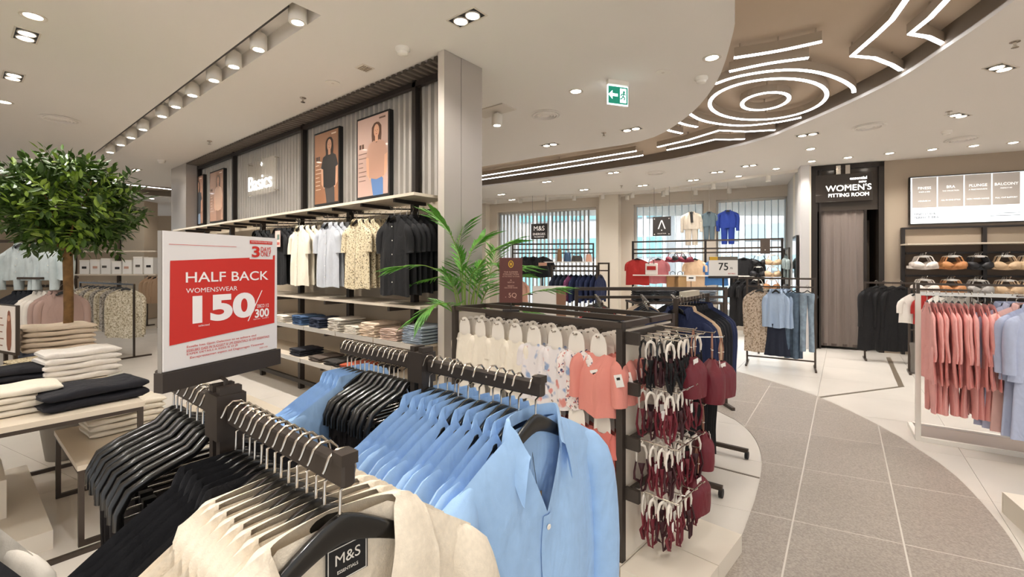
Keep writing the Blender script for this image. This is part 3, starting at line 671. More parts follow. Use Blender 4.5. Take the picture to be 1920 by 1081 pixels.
# ============================================================ FAR END OF THE SHOP (beyond the tree)
def cbox(x0, x1, d0, d1, z0, z1, name, m, parent=None):
    return MB().box(((x0+x1)/2, (d0+d1)/2, (z0+z1)/2), (x1-x0, d1-d0, z1-z0)).build(name, m, parent, (0,0,0), (0,0,0) if parent is not None else (0,0,A))
struct(cbox(-24, -2.0, 17.0, 17.2, 0, CEIL, 'wall_back', M_WALL)); struct(cbox(-14.9, -14.7, -1.0, 17.0, 0, CEIL, 'wall_left', M_WALL))
struct(cbox(-11.2, -10.55, 13.0, 13.5, 0, CEIL, 'column', mat('far_column', 'b3a28c', 0.8)))
for i, (a, b_) in enumerate([(225,242),(247,252),(255,266)]):
    x0, x1 = (a-CX)/F_PX*16.9, (b_-CX)/F_PX*16.9
    struct(cbox(x0, x1, 16.9, 17.0, 0.1, 2.6, 'door_%d' % (i+2), mat('far_doorway', '2c2e28', 0.5)))
x0, x1 = (-60-CX)/F_PX*16.9, (22-CX)/F_PX*16.9
struct(cbox(-14.66, -14.58, 9.0, 12.6, 0.4, 2.7, 'window_4', mat('far_daylight', 'cfe6f5', 0.4, emit=1.2)))
# ============================================================ CLOTHES AND HANGERS
def sstep(x): x = max(0.0, min(1.0, x)); return x*x*(3-2*x)
RAILH = 0.030
def hook_pts(zb, s=1.0):
    return [(0,0,zb), (0,0.001*s,-0.040*s), (0,0.016*s,-0.033*s), (0,0.0205*s,-0.018*s), (0,0.017*s,0.0), (0,0.008*s,0.0095*s), (0,-0.004*s,0.0105*s), (0,-0.013*s,0.004*s), (0,-0.0185*s,-0.009*s), (0,-0.021*s,-0.013*s)]
def hanger_body(half=0.162, top=-0.068, drop=0.120, hc=0.038, ht=0.014, n=25):
    b = MB()
    def fn(i, j):
        s = (j*2-1); y = s*half; q = abs(s)
        zt = top-drop*(q**1.35)*(1-0.12*q) - (0.004 if q > 0.93 else 0)
        hh = hc+(ht-hc)*min(1, q*1.15); zt_c = zt-hh*0.5
        if q > 0.97: hh *= 0.5
        wx = 0.005+0.0015*q*q
        a = 2*PI*i
        ca, sa = math.cos(a), math.sin(a); sg = lambda v: (abs(v)**0.6)*(1 if v >= 0 else -1)
        return (wx*sg(ca), y, zt_c+hh*0.5*sg(sa)-0.012*q*0)
    b.grid(fn, 12, n, True)
    m = len(b.v); b.f.append(tuple(range(11,-1,-1))); b.f.append(tuple(range(m-12, m))); return b
HANG_BODY = hanger_body().mesh('hanger_body', M_PLAST, True)
HOOK = MB().tube([tuple(p) for p in hook_pts(-0.076)], 0.0021, 7).mesh('hook', M_CHROME, True)
def make_hanger(label, group=None, loc=(0,0,0), rz=0.0):
    t = thing('clothes_hanger', label, 'hanger', loc, rz, group); link('hanger_body', HANG_BODY, t); link('hook', HOOK, t); return t
def trouser_hanger_mesh():
    b = MB(); prof = [(-0.132,-0.180),(-0.132,-0.155),(-0.118,-0.126),(-0.09,-0.112),(-0.03,-0.092),(-0.012,-0.074),(0,-0.070),(0.012,-0.074),(0.03,-0.092),(0.09,-0.112),(0.118,-0.126),(0.132,-0.155),(0.132,-0.180)]
    b.tube([(0, y, z) for y, z in prof], 0.0075, 8); return b
THB = trouser_hanger_mesh().mesh('hanger_body', M_PLAST, True)
THR = MB().tube([(0,-0.125,-0.165),(0,0.125,-0.165)], 0.0022, 6).mesh('clip_rod', M_CHROME, True)
THC = MB().box((0,0,-0.18), (0.014,0.018,0.045)).mesh('clip', M_PLAST)
def make_trouser_hanger(label, group=None, loc=(0,0,0), rz=0.0):
    t = thing('trouser_hanger', label, 'hanger', loc, rz, group); link('hanger_body', THB, t); link('hook', HOOK, t); link('clip_rod', THR, t)
    for y in (-0.085, 0.085): link('clip', THC, t, (0, y, 0))
    return t

class Garment:
    """parts of one hanging garment, local: rail top at the origin, width along y, front towards +x"""
    def __init__(s, hw=0.215, nw=0.075, zn=-0.05, drop=0.085, L=0.70, flare=0.02, tt=0.010, td=0.016, neck='v', nd=0.14, nx=0.018,
                 sl=0.0, sr=0.05, fold=0.010, kf=5.0, seed=1, ny=31, nr=14, waist=0.0, back=0.6, hd=-0.036):
        s.__dict__.update(locals()); del s.__dict__['s']
        s.zn += hd; s.L -= hd
        r = random.Random(seed); s.ph = [r.uniform(0, 6.28) for _ in range(8)]; s.rnd = r
    def ztop(s, y, front):
        a = abs(y)
        if a >= s.nw: return s.zn - s.drop*((a-s.nw)/(s.hw-s.nw))**1.15
        if not front: return s.zn+0.004
        q = a/s.nw
        if s.neck == 'v': return s.zn - s.nd*(1-q)
        return s.zn - s.nd*math.sqrt(max(0, 1-q*q))
    def pt(s, c, r, front):
        y0 = c*s.hw; zt = s.ztop(y0, front); zh = -s.L + 0.008*math.sin(c*4+s.ph[0])
        z = zt+(zh-zt)*r
        y = y0*(1-s.waist*math.sin(PI*min(1, r*1.3))) + s.flare*r*c + 0.006*r*math.sin(c*s.kf+s.ph[1]+2*r)
        side = math.sqrt(max(0, 1-abs(c)**3.0))
        T = (s.tt+(s.td-s.tt)*sstep(r*2.2))*side*math.sqrt(min(1, r/0.035)) if abs(y0) >= s.nw else None
        if T is None:
            q = 1-(y0/s.nw)**2; T0 = s.nx*(0.35+0.65*q)*0.5+s.tt*0.2; Tf = (s.tt+(s.td-s.tt)*sstep(r*2.2))*side
            T = T0+(Tf-T0)*sstep(r*4)
            T *= 1 if q > 0.02 else 0.5
        amp = s.fold*sstep(r*1.4)
        m = amp*(math.sin(s.kf*2*c+s.ph[2]+1.2*r)+0.5*math.sin(s.kf*4.3*c+s.ph[3])+0.35*math.sin(9*r+3*c+s.ph[4])) * (0.5+0.5*side)
        return (m+(T if front else -T*s.back), y, z)
    def body(s):
        b = MB()
        for fr in (True, False):
            g = MB().grid(lambda i, j: s.pt(i*2-1, j, fr), s.ny, s.nr)
            if not fr: g.f = [tuple(reversed(q)) for q in g.f]
            b.add(g.v, g.f)
        return b
    def sleeve(s, sd):
        zs = s.ztop(s.hw, False); L = s.sl; hw = s.hw; r = s.rnd; w1, w2 = r.uniform(-0.008, 0.008), r.uniform(-0.010, 0.010)
        q = min(1.0, hw/0.2)
        path = [(0.0, hw-0.060*q, zs-0.002, 0.50), (0.0, hw-0.030*q, zs-0.022*q, 0.80), (0.001, hw-0.004, zs-0.055*q, 0.98), (0.003+w1*0.5, hw+0.010*q, zs-0.11*q, 1.0), (0.004+w1, hw+0.014*q, zs-0.22*q, 0.93), (0.006+w2, hw+0.012*q, zs-0.36*q, 0.84), (0.007+w2, hw+0.010*q, zs-0.50, 0.76), (0.007+w2, hw+0.008*q, zs-0.64, 0.7)]
        pts = [p for p in path if zs-p[2] < L-0.004]
        pts.append((pts[-1][0], pts[-1][1]+0.001, zs-L, pts[-1][3]*0.98))
        n = 16; seg = []
        for i in range(n):
            t = i/(n-1)*(len(pts)-1); k = min(int(t), len(pts)-2); f = t-k
            seg.append([pts[k][q_]+(pts[k+1][q_]-pts[k][q_])*f for q_ in range(4)])
        ph = s.ph[5]+sd; nrm = []
        for i in range(n):
            a_, b_ = seg[max(0, i-1)], seg[min(n-1, i+1)]; ty, tz = b_[1]-a_[1], b_[2]-a_[2]; l = math.hypot(ty, tz) or 1; nrm.append((-tz/l, ty/l))
        def fn(i, j):
            k = min(n-1, int(round(j*(n-1)))); x, y, z, sc = seg[k]; a = 2*PI*i; ny_, nz_ = nrm[k]
            ry = s.sr*sc*0.74*(1+0.09*math.sin(3*a+ph+5*j)*j); rx = (s.tt*0.6+(max(s.td, 0.011)*1.25-s.tt*0.6)*sstep(j*3.2))*(0.6+0.4*sc)*(1+0.16*math.sin(2*a+ph+8*j)*j)
            return (x+rx*math.cos(a)+0.35*s.fold*math.sin(11*j+ph)*j, sd*(y+ry*math.sin(a)*ny_), z+ry*math.sin(a)*nz_)
        g = MB().grid(fn, 14, n, True); g.f.append(tuple(range(13, -1, -1))); g.f.append(tuple(range((n-1)*14, n*14)))
        if sd < 0: g.f = [tuple(reversed(q_)) for q_ in g.f]
        return g
    def collar(s, hgt=0.030, fall=0.042, tip=0.03, spread=0.72):
        nd = s.nd
        def fn(i, j):
            a = (i*2-1)*PI*spread; cy = math.sin(a); back = math.cos(a)
            fr = sstep((abs(a)-PI*0.42)/(PI*(spread-0.42)))
            y = s.nw*(0.96*cy if abs(a) < PI/2 else (1 if cy > 0 else -1)*(0.96-0.30*fr))
            x = -s.nx*0.5*back if back > 0 else s.nx*0.55*(1-abs(cy))+s.nx*0.35*fr+0.004*fr
            z = s.zn+0.004-fr*min(nd*0.42, 0.07)
            if j < 0.34: q = j/0.34; ox, dz = -0.001*q, hgt*q
            else: q = (j-0.34)/0.66; ox, dz = 0.010*math.sin(q*PI*0.5)+0.003, hgt*math.cos(q*0.6)-(fall+tip*fr)*q
            ny = 1 if y > 0 else -1
            return (x+ox*(-back)*(0.7 if back > 0 else 0.9), y+ny*ox*(abs(cy)**0.7)*1.4+ny*fr*0.018*max(0, j-0.34), z+dz)
        return MB().grid(fn, 33, 8)
    def front_at(s, y, z, off=0.003):
        c = max(-1, min(1, y/s.hw)); zt = s.ztop(c*s.hw, True); zh = -s.L
        r = max(0.0, min(1, (zt-z)/(zt-zh))); p = s.pt(c, r, True); return (p[0]+off, p[1], p[2])
    def lapel(s, sd):
        nd = s.nd
        def fn(i, j):
            t = j; ye = s.nw*(1-t)*sd; ze = s.zn-nd*t
            wd = 0.030+0.050*math.sin(min(1, t*1.45)*PI*0.5) if t < 0.62 else 0.080*(1-t)/0.38+0.004
            if 0.30 < t < 0.38: wd *= 0.86
            y = ye+sd*wd*i*0.93; z = ze-wd*i*0.18
            p = s.front_at(y, min(z, s.ztop(y, True)-0.0005), 0.004+0.006*math.sin(PI*i)*(1-t)+0.002)
            return (max(p[0], 0.008)+0.004*(1-i), y, z)
        g = MB().grid(fn, 7, 15)
        if sd < 0: g.f = [tuple(reversed(q)) for q in g.f]
        return g
    def revere(s, sd):
        nd = s.nd; keys = [(0.0,(-0.010,0.0,-0.040)),(0.12,(-0.007,0.026,-0.030)),(0.25,(0.0,0.046,-0.012)),(0.38,(0.010,0.066,-0.030)),(0.50,(0.006,0.078,-0.036)),(0.55,(0.006,0.066,-0.030)),(0.60,(0.006,0.086,-0.030)),(0.80,(0.004,0.060,-0.020)),(1.0,(0.0,0.004,0.0))]
        def off(t):
            for a_, b_ in zip(keys, keys[1:]):
                if t <= b_[0]:
                    f = (t-a_[0])/(b_[0]-a_[0]); return [a_[1][q]+(b_[1][q]-a_[1][q])*f for q in range(3)]
            return keys[-1][1]
        def fn(i, j):
            t = j
            if t < 0.25:
                a = t/0.25*PI/2; p = (-s.nx*0.45*math.cos(a), s.nw*math.sin(a), s.zn+0.014-0.004*math.sin(a))
            else:
                q = (t-0.25)/0.75; y = s.nw*(1-q); z = s.zn+0.010*(1-q)**3-nd*q
                x = s.front_at(y, z-0.002, 0.004)[0]; p = (max(0.0, x)*sstep(q*5), y, z)
            o = off(t); roll = math.sin(PI*min(1, i*1.15))*0.010*(1-0.7*t)
            x, y, z = p[0]+o[0]*i+(roll if t > 0.2 else -roll*0.4), p[1]+o[1]*i, p[2]+o[2]*i+(roll*0.9 if t < 0.4 else 0)
            if t >= 0.25:
                top = s.ztop(min(s.hw, y), True)
                if y > s.nw*0.98: z = max(min(z, top+0.006), top-0.2)
                x = max(x, s.front_at(y, min(z, top-0.004), 0.005)[0]) if z < top-0.004 else max(x, 0.002)
            return (x, sd*y, z)
        g = MB().grid(fn, 9, 33)
        if sd > 0: g.f = [tuple(reversed(q)) for q in g.f]
        return g
    def strip(s, y0, y1, z0, z1, off=0.0025, n=16):
        return MB().grid(lambda i, j: s.front_at(y0+(y1-y0)*i, z0+(z1-z0)*j, off), 3, n)
BTN = MB().lathe([(0.0055,0),(0.0058,0.0015),(0.004,0.0025),(0,0.0018)], 10, M=Matrix.Rotation(PI/2, 4, 'Y')).mesh('button', mat('pearl_button', 'efe9df', 0.25))
M_TAGB = mat('woven_label_black', '121214', 0.7)
M_TAGW = mat('label_ink', 'e8e4dc', 0.6)
def make_garment(name, cat, label, m, g, collar=None, placket=None, buttons=0, lapels=False, taglabel=None, hem=None, msl=None, group=None, hanger=True, short=False, mini=False):
    t = thing(name, label, cat, (0,0,0), 0, group)
    g.body().build('body', m, t, smooth=60)
    if g.sl > 0:
        for sd in (-1, 1): g.sleeve(sd).build('sleeve', msl or m, t, smooth=60)
    if collar: g.collar(*collar).build('collar', m, t, smooth=60)
    if lapels:
        for sd in (-1, 1): g.revere(sd).build('lapel', m, t, smooth=60)
    if placket: g.strip(-0.012, 0.014, g.zn-g.nd-0.005, -g.L+0.01).build('placket', m, t, smooth=True)
    for i in range(buttons):
        z = g.zn-g.nd-0.03-i*(g.L+g.zn-g.nd-0.08)/max(1, buttons-0.5)*1.0
        p = g.front_at(0.001, z, 0.0045); link('button', BTN, t, p)
    if hanger:
        h = link('hanger', HANG_BODY, t, scale=(1, (g.hw-0.05)/0.162, 1)); link('hook', HOOK, h)
    return t
def row(proto, n, fn, labelf, first_used):
    """copies of a prototype along a rail; the prototype itself takes the first place"""
    out = []
    for i in range(n):
        loc, rz = fn(i)
        if not first_used[0] if isinstance(first_used, list) else False:
            proto.location = loc; proto.rotation_euler = (0,0,rz); proto['label'] = labelf(i); first_used[0] = True; out.append(proto)
        else: out.append(dup(proto, loc, rz, labelf(i)))
    return out
class Kind:
    """several variants of one garment, handed out in turn"""
    def __init__(s, protos): s.p = protos; s.used = [False]*len(protos); s.i = 0
    def put(s, loc, rz, label, group=None, scale=None):
        k = s.i % len(s.p); s.i += 1; pr = s.p[k]
        if not s.used[k]:
            s.used[k] = True; pr.location = loc; pr.rotation_euler = (0,0,rz); tag(pr, label, None, group)
            if scale: pr.scale = scale
            return pr
        return dup(pr, loc, rz, label, group, scale)
    def clean(s):
        for pr, u in zip(s.p, s.used):
            if not u:
                for c in CH.get(pr.name, []):
                    for g in CH.get(c.name, []): bpy.data.objects.remove(g)
                    bpy.data.objects.remove(c)
                bpy.data.objects.remove(pr)
# ---- folded clothes
def folded_mesh(w, d, h, m, seed, name='folded_garment'):
    r = random.Random(seed); ph = [r.uniform(0, 6.28) for _ in range(4)]; b = MB()
    prof = []; n = 22
    for i in range(n):
        a = 2*PI*i/n; ca, sa = math.cos(a), math.sin(a)
        y = (abs(ca)**0.28)*(1 if ca >= 0 else -1)*d/2; z = (abs(sa)**0.55)*(1 if sa >= 0 else -1)*h/2
        if ca < -0.25: y += 0.014*math.exp(-(z/(h*0.16))**2)*(1-0.0)  # crease between the layers
        prof.append((y, z))
    def fn(i, j):
        k = int(round(i*n)) % n; y, z = prof[k]; s = j*2-1
        e = 1-0.5*max(0, abs(s)-0.86)/0.14*0.35; sag = -0.0 if z < 0 else 0.10*h*math.sin(5*s+ph[0])+0.10*h*math.sin(3*y/d*3+ph[1])
        hh = math.sqrt(max(0, 1-(max(0, abs(s)-0.84)/0.16)**2*0.85))
        return (s*w/2+0.004*math.sin(7*y/d+ph[2]), y*(0.97+0.03*e)+0.005*math.sin(4*s+ph[3]), h/2+(z*hh)+sag*hh)
    b.grid(fn, n, 15, True); mm = len(b.v); b.f.append(tuple(range(n-1,-1,-1))); b.f.append(tuple(range(mm-n, mm)))
    return b.mesh(name, m, True)
def stack(loc, rz, n, w, d, h, m, label, group, cat='clothing', name='folded_garment', seed=0, mats=None):
    r = random.Random(seed+int(loc[0]*100)+int(loc[1]*37)); me = {}
    for i in range(n):
        mm = mats[i % len(mats)] if mats else m
        key = (mm.name, i % 2)
        if key not in me: me[key] = folded_mesh(w, d, h*1.02, mm, seed+i)
        o = link(name, me[key], None, (loc[0]+r.uniform(-.006,.006), loc[1]+r.uniform(-.006,.006), loc[2]+i*h), (0,0,rz+r.uniform(-.04,.04)))
        where = 'single piece' if n == 1 else ('bottom of its pile' if i == 0 else ('top of its pile' if i == n-1 else '%s from the bottom of its pile' % ORD[i]))
        tag(o, label+', '+where, cat, group)
# ============================================================ FRONT RACK (beside the viewer)
RZ = 1.315                                    # top of the rails
def gc(hexc, nm, **k): return mat(nm, hexc, k.pop('rough', 0.85), wrinkle=k.pop('wrinkle', 0.35), sheen=k.pop('sheen', 0.06 if sum(srgb(hexc)) > 0.5 else 0.0), **k)
M_JACKET = gc('f0e4d0', 'cream_suiting', noise=0.08, nscale=120, bump=0.25, bscale=420)
M_NAVYBLK = gc('111116', 'ink_cotton', bump=0.2, bscale=300)
M_BLUE = gc('a1c6f0', 'sky_blue_cotton', noise=0.05, nscale=40, bump=0.12, bscale=500)
M_BLKTR = gc('2a2422', 'dark_brown_wool', bump=0.2, bscale=300)
M_BLACKC = gc('0f0e10', 'black_cotton', bump=0.15, bscale=300)
def two_way_rack(p_post, reach_near, reach_far, label):
    t = thing('two_way_rail', label, 'clothes rack', (p_post.x, p_post.y, 0))
    for sx in (-0.016, 0.016): MB().box((sx, 0, (RZ+0.03)/2), (0.016, 0.034, RZ+0.03)).build('post_plate', M_LEG, t)
    MB().box((0, 0, RZ-0.02), (0.055, 0.045, 0.075)).build('rail_socket', M_LEG, t)
    a = MB().box((0.03+reach_near/2, 0, RZ-RAILH/2), (reach_near, 0.018, RAILH), bev=0.003).build('rail_arm', M_LEG, t)
    MB().box((0.03+reach_near-0.010, 0, RZ+0.004), (0.022, 0.022, 0.014)).build('end_stop', M_LEG, a)
    MB().box((-0.03-reach_far/2, 0, RZ-RAILH/2), (reach_far, 0.018, RAILH), bev=0.003).build('rail_arm', M_LEG, t)
    MB().box((0, 0, 0.02), (0.5, 0.06, 0.03)).build('foot', M_LEG, t); MB().box((0, 0, 0.02), (0.06, 0.3, 0.03)).build('foot', M_LEG, t)
    return t
postA = C2W(-0.494, 0.782)
two_way_rack(postA, 0.355, 0.36, 'dark two-way clothes rail carrying the half back sign')
postB = C2W(-0.229, 1.149)
two_way_rack(postB, 0.345, 0.34, 'dark two-way clothes rail of blue shirts in mid floor')
# --- cream jackets
def jackets():
    ps = []
    for k in range(3):
        g = Garment(hw=0.222, nw=0.078, zn=-0.052, drop=0.090, L=0.66, flare=0.01, tt=0.0085, td=0.009, neck='v', nd=0.30, nx=0.016, sl=0.58, sr=0.060, fold=0.006, kf=2.6, seed=11+k, ny=41, nr=18)
        ps.append(make_garment('linen_jacket', 'jacket', 'x', M_JACKET, g, lapels=True, hanger=False))
    return ps
# the foremost jacket stands out from the row and carries the woven label
gj = Garment(hw=0.222, nw=0.080, zn=-0.050, drop=0.090, L=0.66, flare=0.01, tt=0.016, td=0.030, neck='v', nd=0.30, nx=0.05, sl=0.58, sr=0.060, fold=0.004, kf=3.0, seed=5, ny=45, nr=20, back=0.3)
jk = make_garment('linen_jacket', 'jacket', 'cream linen jacket with a black woven neck label, foremost on the near rail', M_JACKET, gj, lapels=True, hanger=False, group='cream jackets on the near rail')
xe = postA.x+0.03+0.355-0.022
jk.location = (xe, postA.y, RZ); jk.rotation_euler = (0,0,math.radians(-2))
tg = MB().box((-0.0035, 0.0, -0.131), (0.0014, 0.056, 0.046)).build('neck_label', M_TAGB, jk, (0,0.012,0), (0,0,0))
MB().prism([(-0.026,-0.021),(0.026,-0.021),(0.026,0.021),(-0.026,0.021)], 0, 0.0006, Matrix.Translation((-0.0026,0,-0.132)) @ Matrix.Rotation(PI/2,4,'Z') @ Matrix.Rotation(PI/2,4,'X'), holes=[[(-0.025,-0.020),(0.025,-0.020),(0.025,0.020),(-0.025,0.020)]]).build('label_border', M_TAGW, tg)
link('lettering', text_mesh('M&S', 0.019, M_TAGW, 0.0002), tg, (-0.0022, 0, -0.127), (PI/2,0,PI/2)); link('lettering', text_mesh('ESSENTIALS', 0.0055, M_TAGW, 0.0002), tg, (-0.0022, 0, -0.142), (PI/2,0,PI/2))
MB().tube([(-0.003,-0.008,-0.165),(-0.001,-0.010,-0.24),(0.004,0.006,-0.24),(-0.003,0.008,-0.165)], 0.0006, 5).build('tag_cord', M_BLACK, jk)
make_hanger('black hanger holding the foremost cream jacket', 'hangers on the near rail', (xe, postA.y, RZ), math.radians(-2))
KJ = Kind(jackets()); HG = 'hangers on the near rail'
HP = make_hanger('black hanger holding the second cream jacket on the near rail', HG); hp_used = [False]
def put_hanger(loc, rz, label, group):
    if not hp_used[0]: hp_used[0] = True; HP.location = loc; HP.rotation_euler = (0,0,rz); tag(HP, label, None, group)
    else: dup(HP, loc, rz, label, group)
for i in range(1, 8):
    loc = (xe-0.012-i*0.0235, postA.y+jit(0.002), RZ); rz = jit(0.055)
    KJ.put(loc, rz, '%s cream linen jacket counted from the front of the near rail' % ORD[i], 'cream jackets on the near rail')
    put_hanger(loc, rz, 'black hanger holding the %s cream jacket on the near rail' % ORD[i], HG)
KJ.clean()
def shirts(name, m, n, **kw):
    ps = []
    cl = kw.pop('collar', (0.030, 0.045, 0.02)); pk = kw.pop('placket', True); bt = kw.pop('buttons', 0); hg = kw.pop('hanger', False); cat = kw.pop('cat', 'shirt'); msl = kw.pop('msl', None); s0 = kw.pop('seed', 20); lp = kw.pop('lapels', False)
    for k in range(n):
        g = Garment(seed=s0+k, **kw); ps.append(make_garment(name, cat, 'x', m, g, collar=cl, placket=pk, buttons=bt, hanger=hg, msl=msl, lapels=lp))
    return Kind(ps)
KB = shirts('ink_shirt', M_NAVYBLK, 2, hw=0.215, L=0.72, zn=-0.058, drop=0.095, tt=0.0085, td=0.0095, sl=0.55, sr=0.06, fold=0.005, kf=3, nd=0.10, nx=0.016, seed=31, collar=(0.020,0.035,0.015,0.56))
for i in range(6):
    loc = (xe-0.012-8*0.0235-i*0.023, postA.y+jit(0.002), RZ); rz = jit(0.055)
    KB.put(loc, rz, '%s ink black shirt behind the cream jackets on the near rail' % ORD[i], 'ink black shirts on the near rail'); put_hanger(loc, rz, 'black hanger holding the %s ink black shirt on the near rail' % ORD[i], HG)
KB.clean()
# --- trousers on clip hangers
def trousers(name, m, n, L=0.80, w=0.12, seed=3, td=0.008, hz=-0.19):
    ps = []
    for k in range(n):
        r = random.Random(seed+k); t = thing(name, 'x', 'trousers'); b = MB(); p1 = r.uniform(0, 6)
        for sd in (-1, 1):
            def fn(i, j):
                a = 2*PI*i; cy = sd*w*(0.48+0.06*j); z = hz-L*j
                ry = w*(0.52-0.15*sstep(j*1.5)); rx = td*(1+0.25*math.sin(6*j+p1))
                return (rx*math.cos(a)*(1+0.3*math.cos(a*2))+0.004*math.sin(5*j+p1+sd), cy+ry*math.sin(a)*(1 if sd*math.sin(a) > 0 or j > 0.3 else 0.98), z)
            g = MB().grid(fn, 14, 12, True); g.f.append(tuple(range(13,-1,-1))); g.f.append(tuple(range(11*14, 12*14)))
            g.build('trouser_leg', m, t, smooth=60)
        MB().grid(lambda i, j: ((td+0.002)*math.cos(2*PI*i), (w*1.02)*math.sin(2*PI*i), hz+0.012-0.04*j), 20, 2, True).build('waistband', m, t, smooth=True)
        ps.append(t)
    return Kind(ps)
KT = trousers('dark_trousers', M_BLKTR, 2); THP = make_trouser_hanger('x', 'clip hangers'); th_used = [False]
def put_th(loc, rz, label, group):
    if not th_used[0]: th_used[0] = True; THP.location = loc; THP.rotation_euler = (0,0,rz); tag(THP, label, None, group)
    else: dup(THP, loc, rz, label, group)
for i in range(9):
    loc = (postA.x-0.055-i*0.030, postA.y+jit(0.003), RZ); rz = jit(0.05)
    put_th(loc, rz, 'black clip hanger behind the half back sign, %s from the post' % ORD[i], 'clip hangers on the near rail')
    KT.put(loc, rz, 'dark brown trousers behind the half back sign, %s from the post' % ORD[i], 'dark trousers on the near rail')
# --- blue shirts on the centre rack
gb = Garment(hw=0.225, nw=0.078, zn=-0.056, drop=0.075, L=0.74, flare=0.02, tt=0.016, td=0.034, neck='v', nd=0.165, nx=0.055, sl=0.56, sr=0.066, fold=0.007, kf=3.2, seed=44, ny=45, nr=22, back=0.3)
bs = make_garment('blue_shirt', 'shirt', 'foremost sky blue shirt, open at the collar, facing the viewer', M_BLUE, gb, collar=(0.030, 0.050, 0.035), placket=True, buttons=4, hanger=False, group='blue shirts on the centre rack')
xb = postB.x+0.03+0.345-0.02
bs.location = (xb, postB.y, RZ); bs.rotation_euler = (0,0,math.radians(-3))
tg = MB().box((-0.012, 0.0, -0.122), (0.0012, 0.030, 0.038)).build('neck_label', M_TAGB, bs)
link('lettering', text_mesh('M&S', 0.012, M_TAGW, 0.0002), tg, (-0.0112, 0, -0.117), (PI/2,0,PI/2)); link('lettering', text_mesh('WOMAN', 0.005, M_TAGW, 0.0002), tg, (-0.0112, 0, -0.129), (PI/2,0,PI/2))
MB().tube([(-0.010,0,-0.14),(0.004,0.002,-0.225)], 0.0006, 5).build('tag_cord', M_BLACK, bs)
MB().box((0.006,0.004,-0.245), (0.0012,0.018,0.035)).build('swing_tag', mat('kraft_tag', '8d7350', 0.8), bs)
put_hanger((xb, postB.y, RZ), math.radians(-3), 'black hanger holding the foremost blue shirt', 'hangers on the centre rack')
KBL = shirts('blue_shirt', M_BLUE, 4, hw=0.222, L=0.74, zn=-0.056, drop=0.075, tt=0.0095, td=0.0105, sl=0.56, sr=0.066, fold=0.007, kf=2.6, nd=0.14, nx=0.016, seed=60, collar=(0.020,0.035,0.015,0.56))
for i in range(1, 12):
    loc = (xb-0.010-i*0.0290, postB.y+jit(0.012), RZ); rz = jit(0.07)
    KBL.put(loc, rz, '%s sky blue shirt counted from the front of the centre rack' % ORD[i], 'blue shirts on the centre rack'); put_hanger(loc, rz, 'black hanger holding the %s blue shirt of the centre rack' % ORD[i], 'hangers on the centre rack')
KT2 = trousers('black_trousers', M_BLKTR, 2, seed=13)
for i in range(9):
    loc = (postB.x-0.05-i*0.022, postB.y+jit(0.003), RZ); rz = jit(0.05)
    put_th(loc, rz, 'black clip hanger on the far arm of the centre rack, %s from its post' % ORD[i], 'clip hangers on the centre rack')
    KT2.put(loc, rz, 'dark trousers on the far arm of the centre rack, %s from its post' % ORD[i], 'dark trousers on the centre rack')
KT2.clean(); KT.clean()
for i in range(5):
    loc = (postB.x-0.05-9*0.022-i*0.024, postB.y+jit(0.003), RZ); rz = jit(0.04)
    KBL.put(loc, rz, '%s blue shirt beyond the trousers at the far end of the centre rack' % ORD[i], 'blue shirts at the far arm end'); put_hanger(loc, rz, 'black hanger holding the %s blue shirt at the far arm end' % ORD[i], 'hangers on the centre rack')
KBL.clean()
# --- half back sign
sl_, sr_ = WD(300, 740, 0.70), WD(522, 690, 0.915); bz = 1.352
vec = (sr_-sl_); vec.z = 0; SWD = vec.length; sa_ = math.atan2(vec.y, vec.x); mid = (sl_+sr_)/2
sg_ = thing('sale_sign', 'white and red half back womenswear price sign on the near rail post', 'sign', (mid.x, mid.y, bz), sa_)
SHT = 0.252; BH = 0.030
MB().box((0, 0.004, BH/2), (SWD, 0.020, BH)).build('base_bar', M_LEG, sg_)
MB().box((0, 0.006, BH+(SHT-BH)/2), (SWD-0.006, 0.008, SHT-BH)).build('acrylic_holder', mat('sign_edge', '8d8780', 0.3), sg_)
bd = MB().box((0, 0.0005, BH+(SHT-BH)/2+0.001), (SWD-0.009, 0.003, SHT-BH-0.002)).build('board', mat('sign_white', 'e3dfdd', 0.35), sg_)
lp = Vector((postA.x, postA.y, RZ)) ; inv = Matrix.Rotation(-sa_, 4, 'Z') @ Matrix.Translation((-mid.x, -mid.y, -bz))
q = inv @ lp; MB().tube([(q.x, q.y, q.z-0.01), (q.x, q.y, 0.0), (q.x*0.6, 0.004, 0.004)], 0.0035, 8).build('stem', M_LEG, sg_)
M_RED = mat('sign_red', 'c9281c', 0.35); M_SW = mat('sign_letter_white', 'f1eceb', 0.4)
def SP(u, v):      # from the crop of the sign (x 55..785, top 40..85, bottom 1000..880) to board coordinates
    s = (u-55)/(785-55); top = 40+s*45; bot = 1000-s*120; t_ = (v-top)/(bot-top)
    # perspective along the width: right edge is farther
    dl, dr = 0.70, 0.915; sx = s*dl/(dr+(dl-dr)*s) if False else s*dr**-1/(s*dr**-1+(1-s)*dl**-1)
    sx = (s*dr)/(s*dr+(1-s)*dl)
    return ((sx-0.5)*(SWD-0.009), BH+(SHT-BH)*(1-t_))
y_ = -0.0016
def flatp(pts, name, m, y=y_): MB().add([(SP(*p)[0], y, SP(*p)[1]) for p in pts], [tuple(range(len(pts)))]).build(name, m, bd)
flatp([(77,818),(755,692),(760,205),(740,208),(738,236),(528,232),(528,222),(80,243)], 'red_field', M_RED)
flatp([(530,96),(734,108),(733,130),(530,121)], 'red_strip', M_RED)
flatp([(75,130),(430,143),(430,146),(75,133)], 'printed_line', M_RED); 
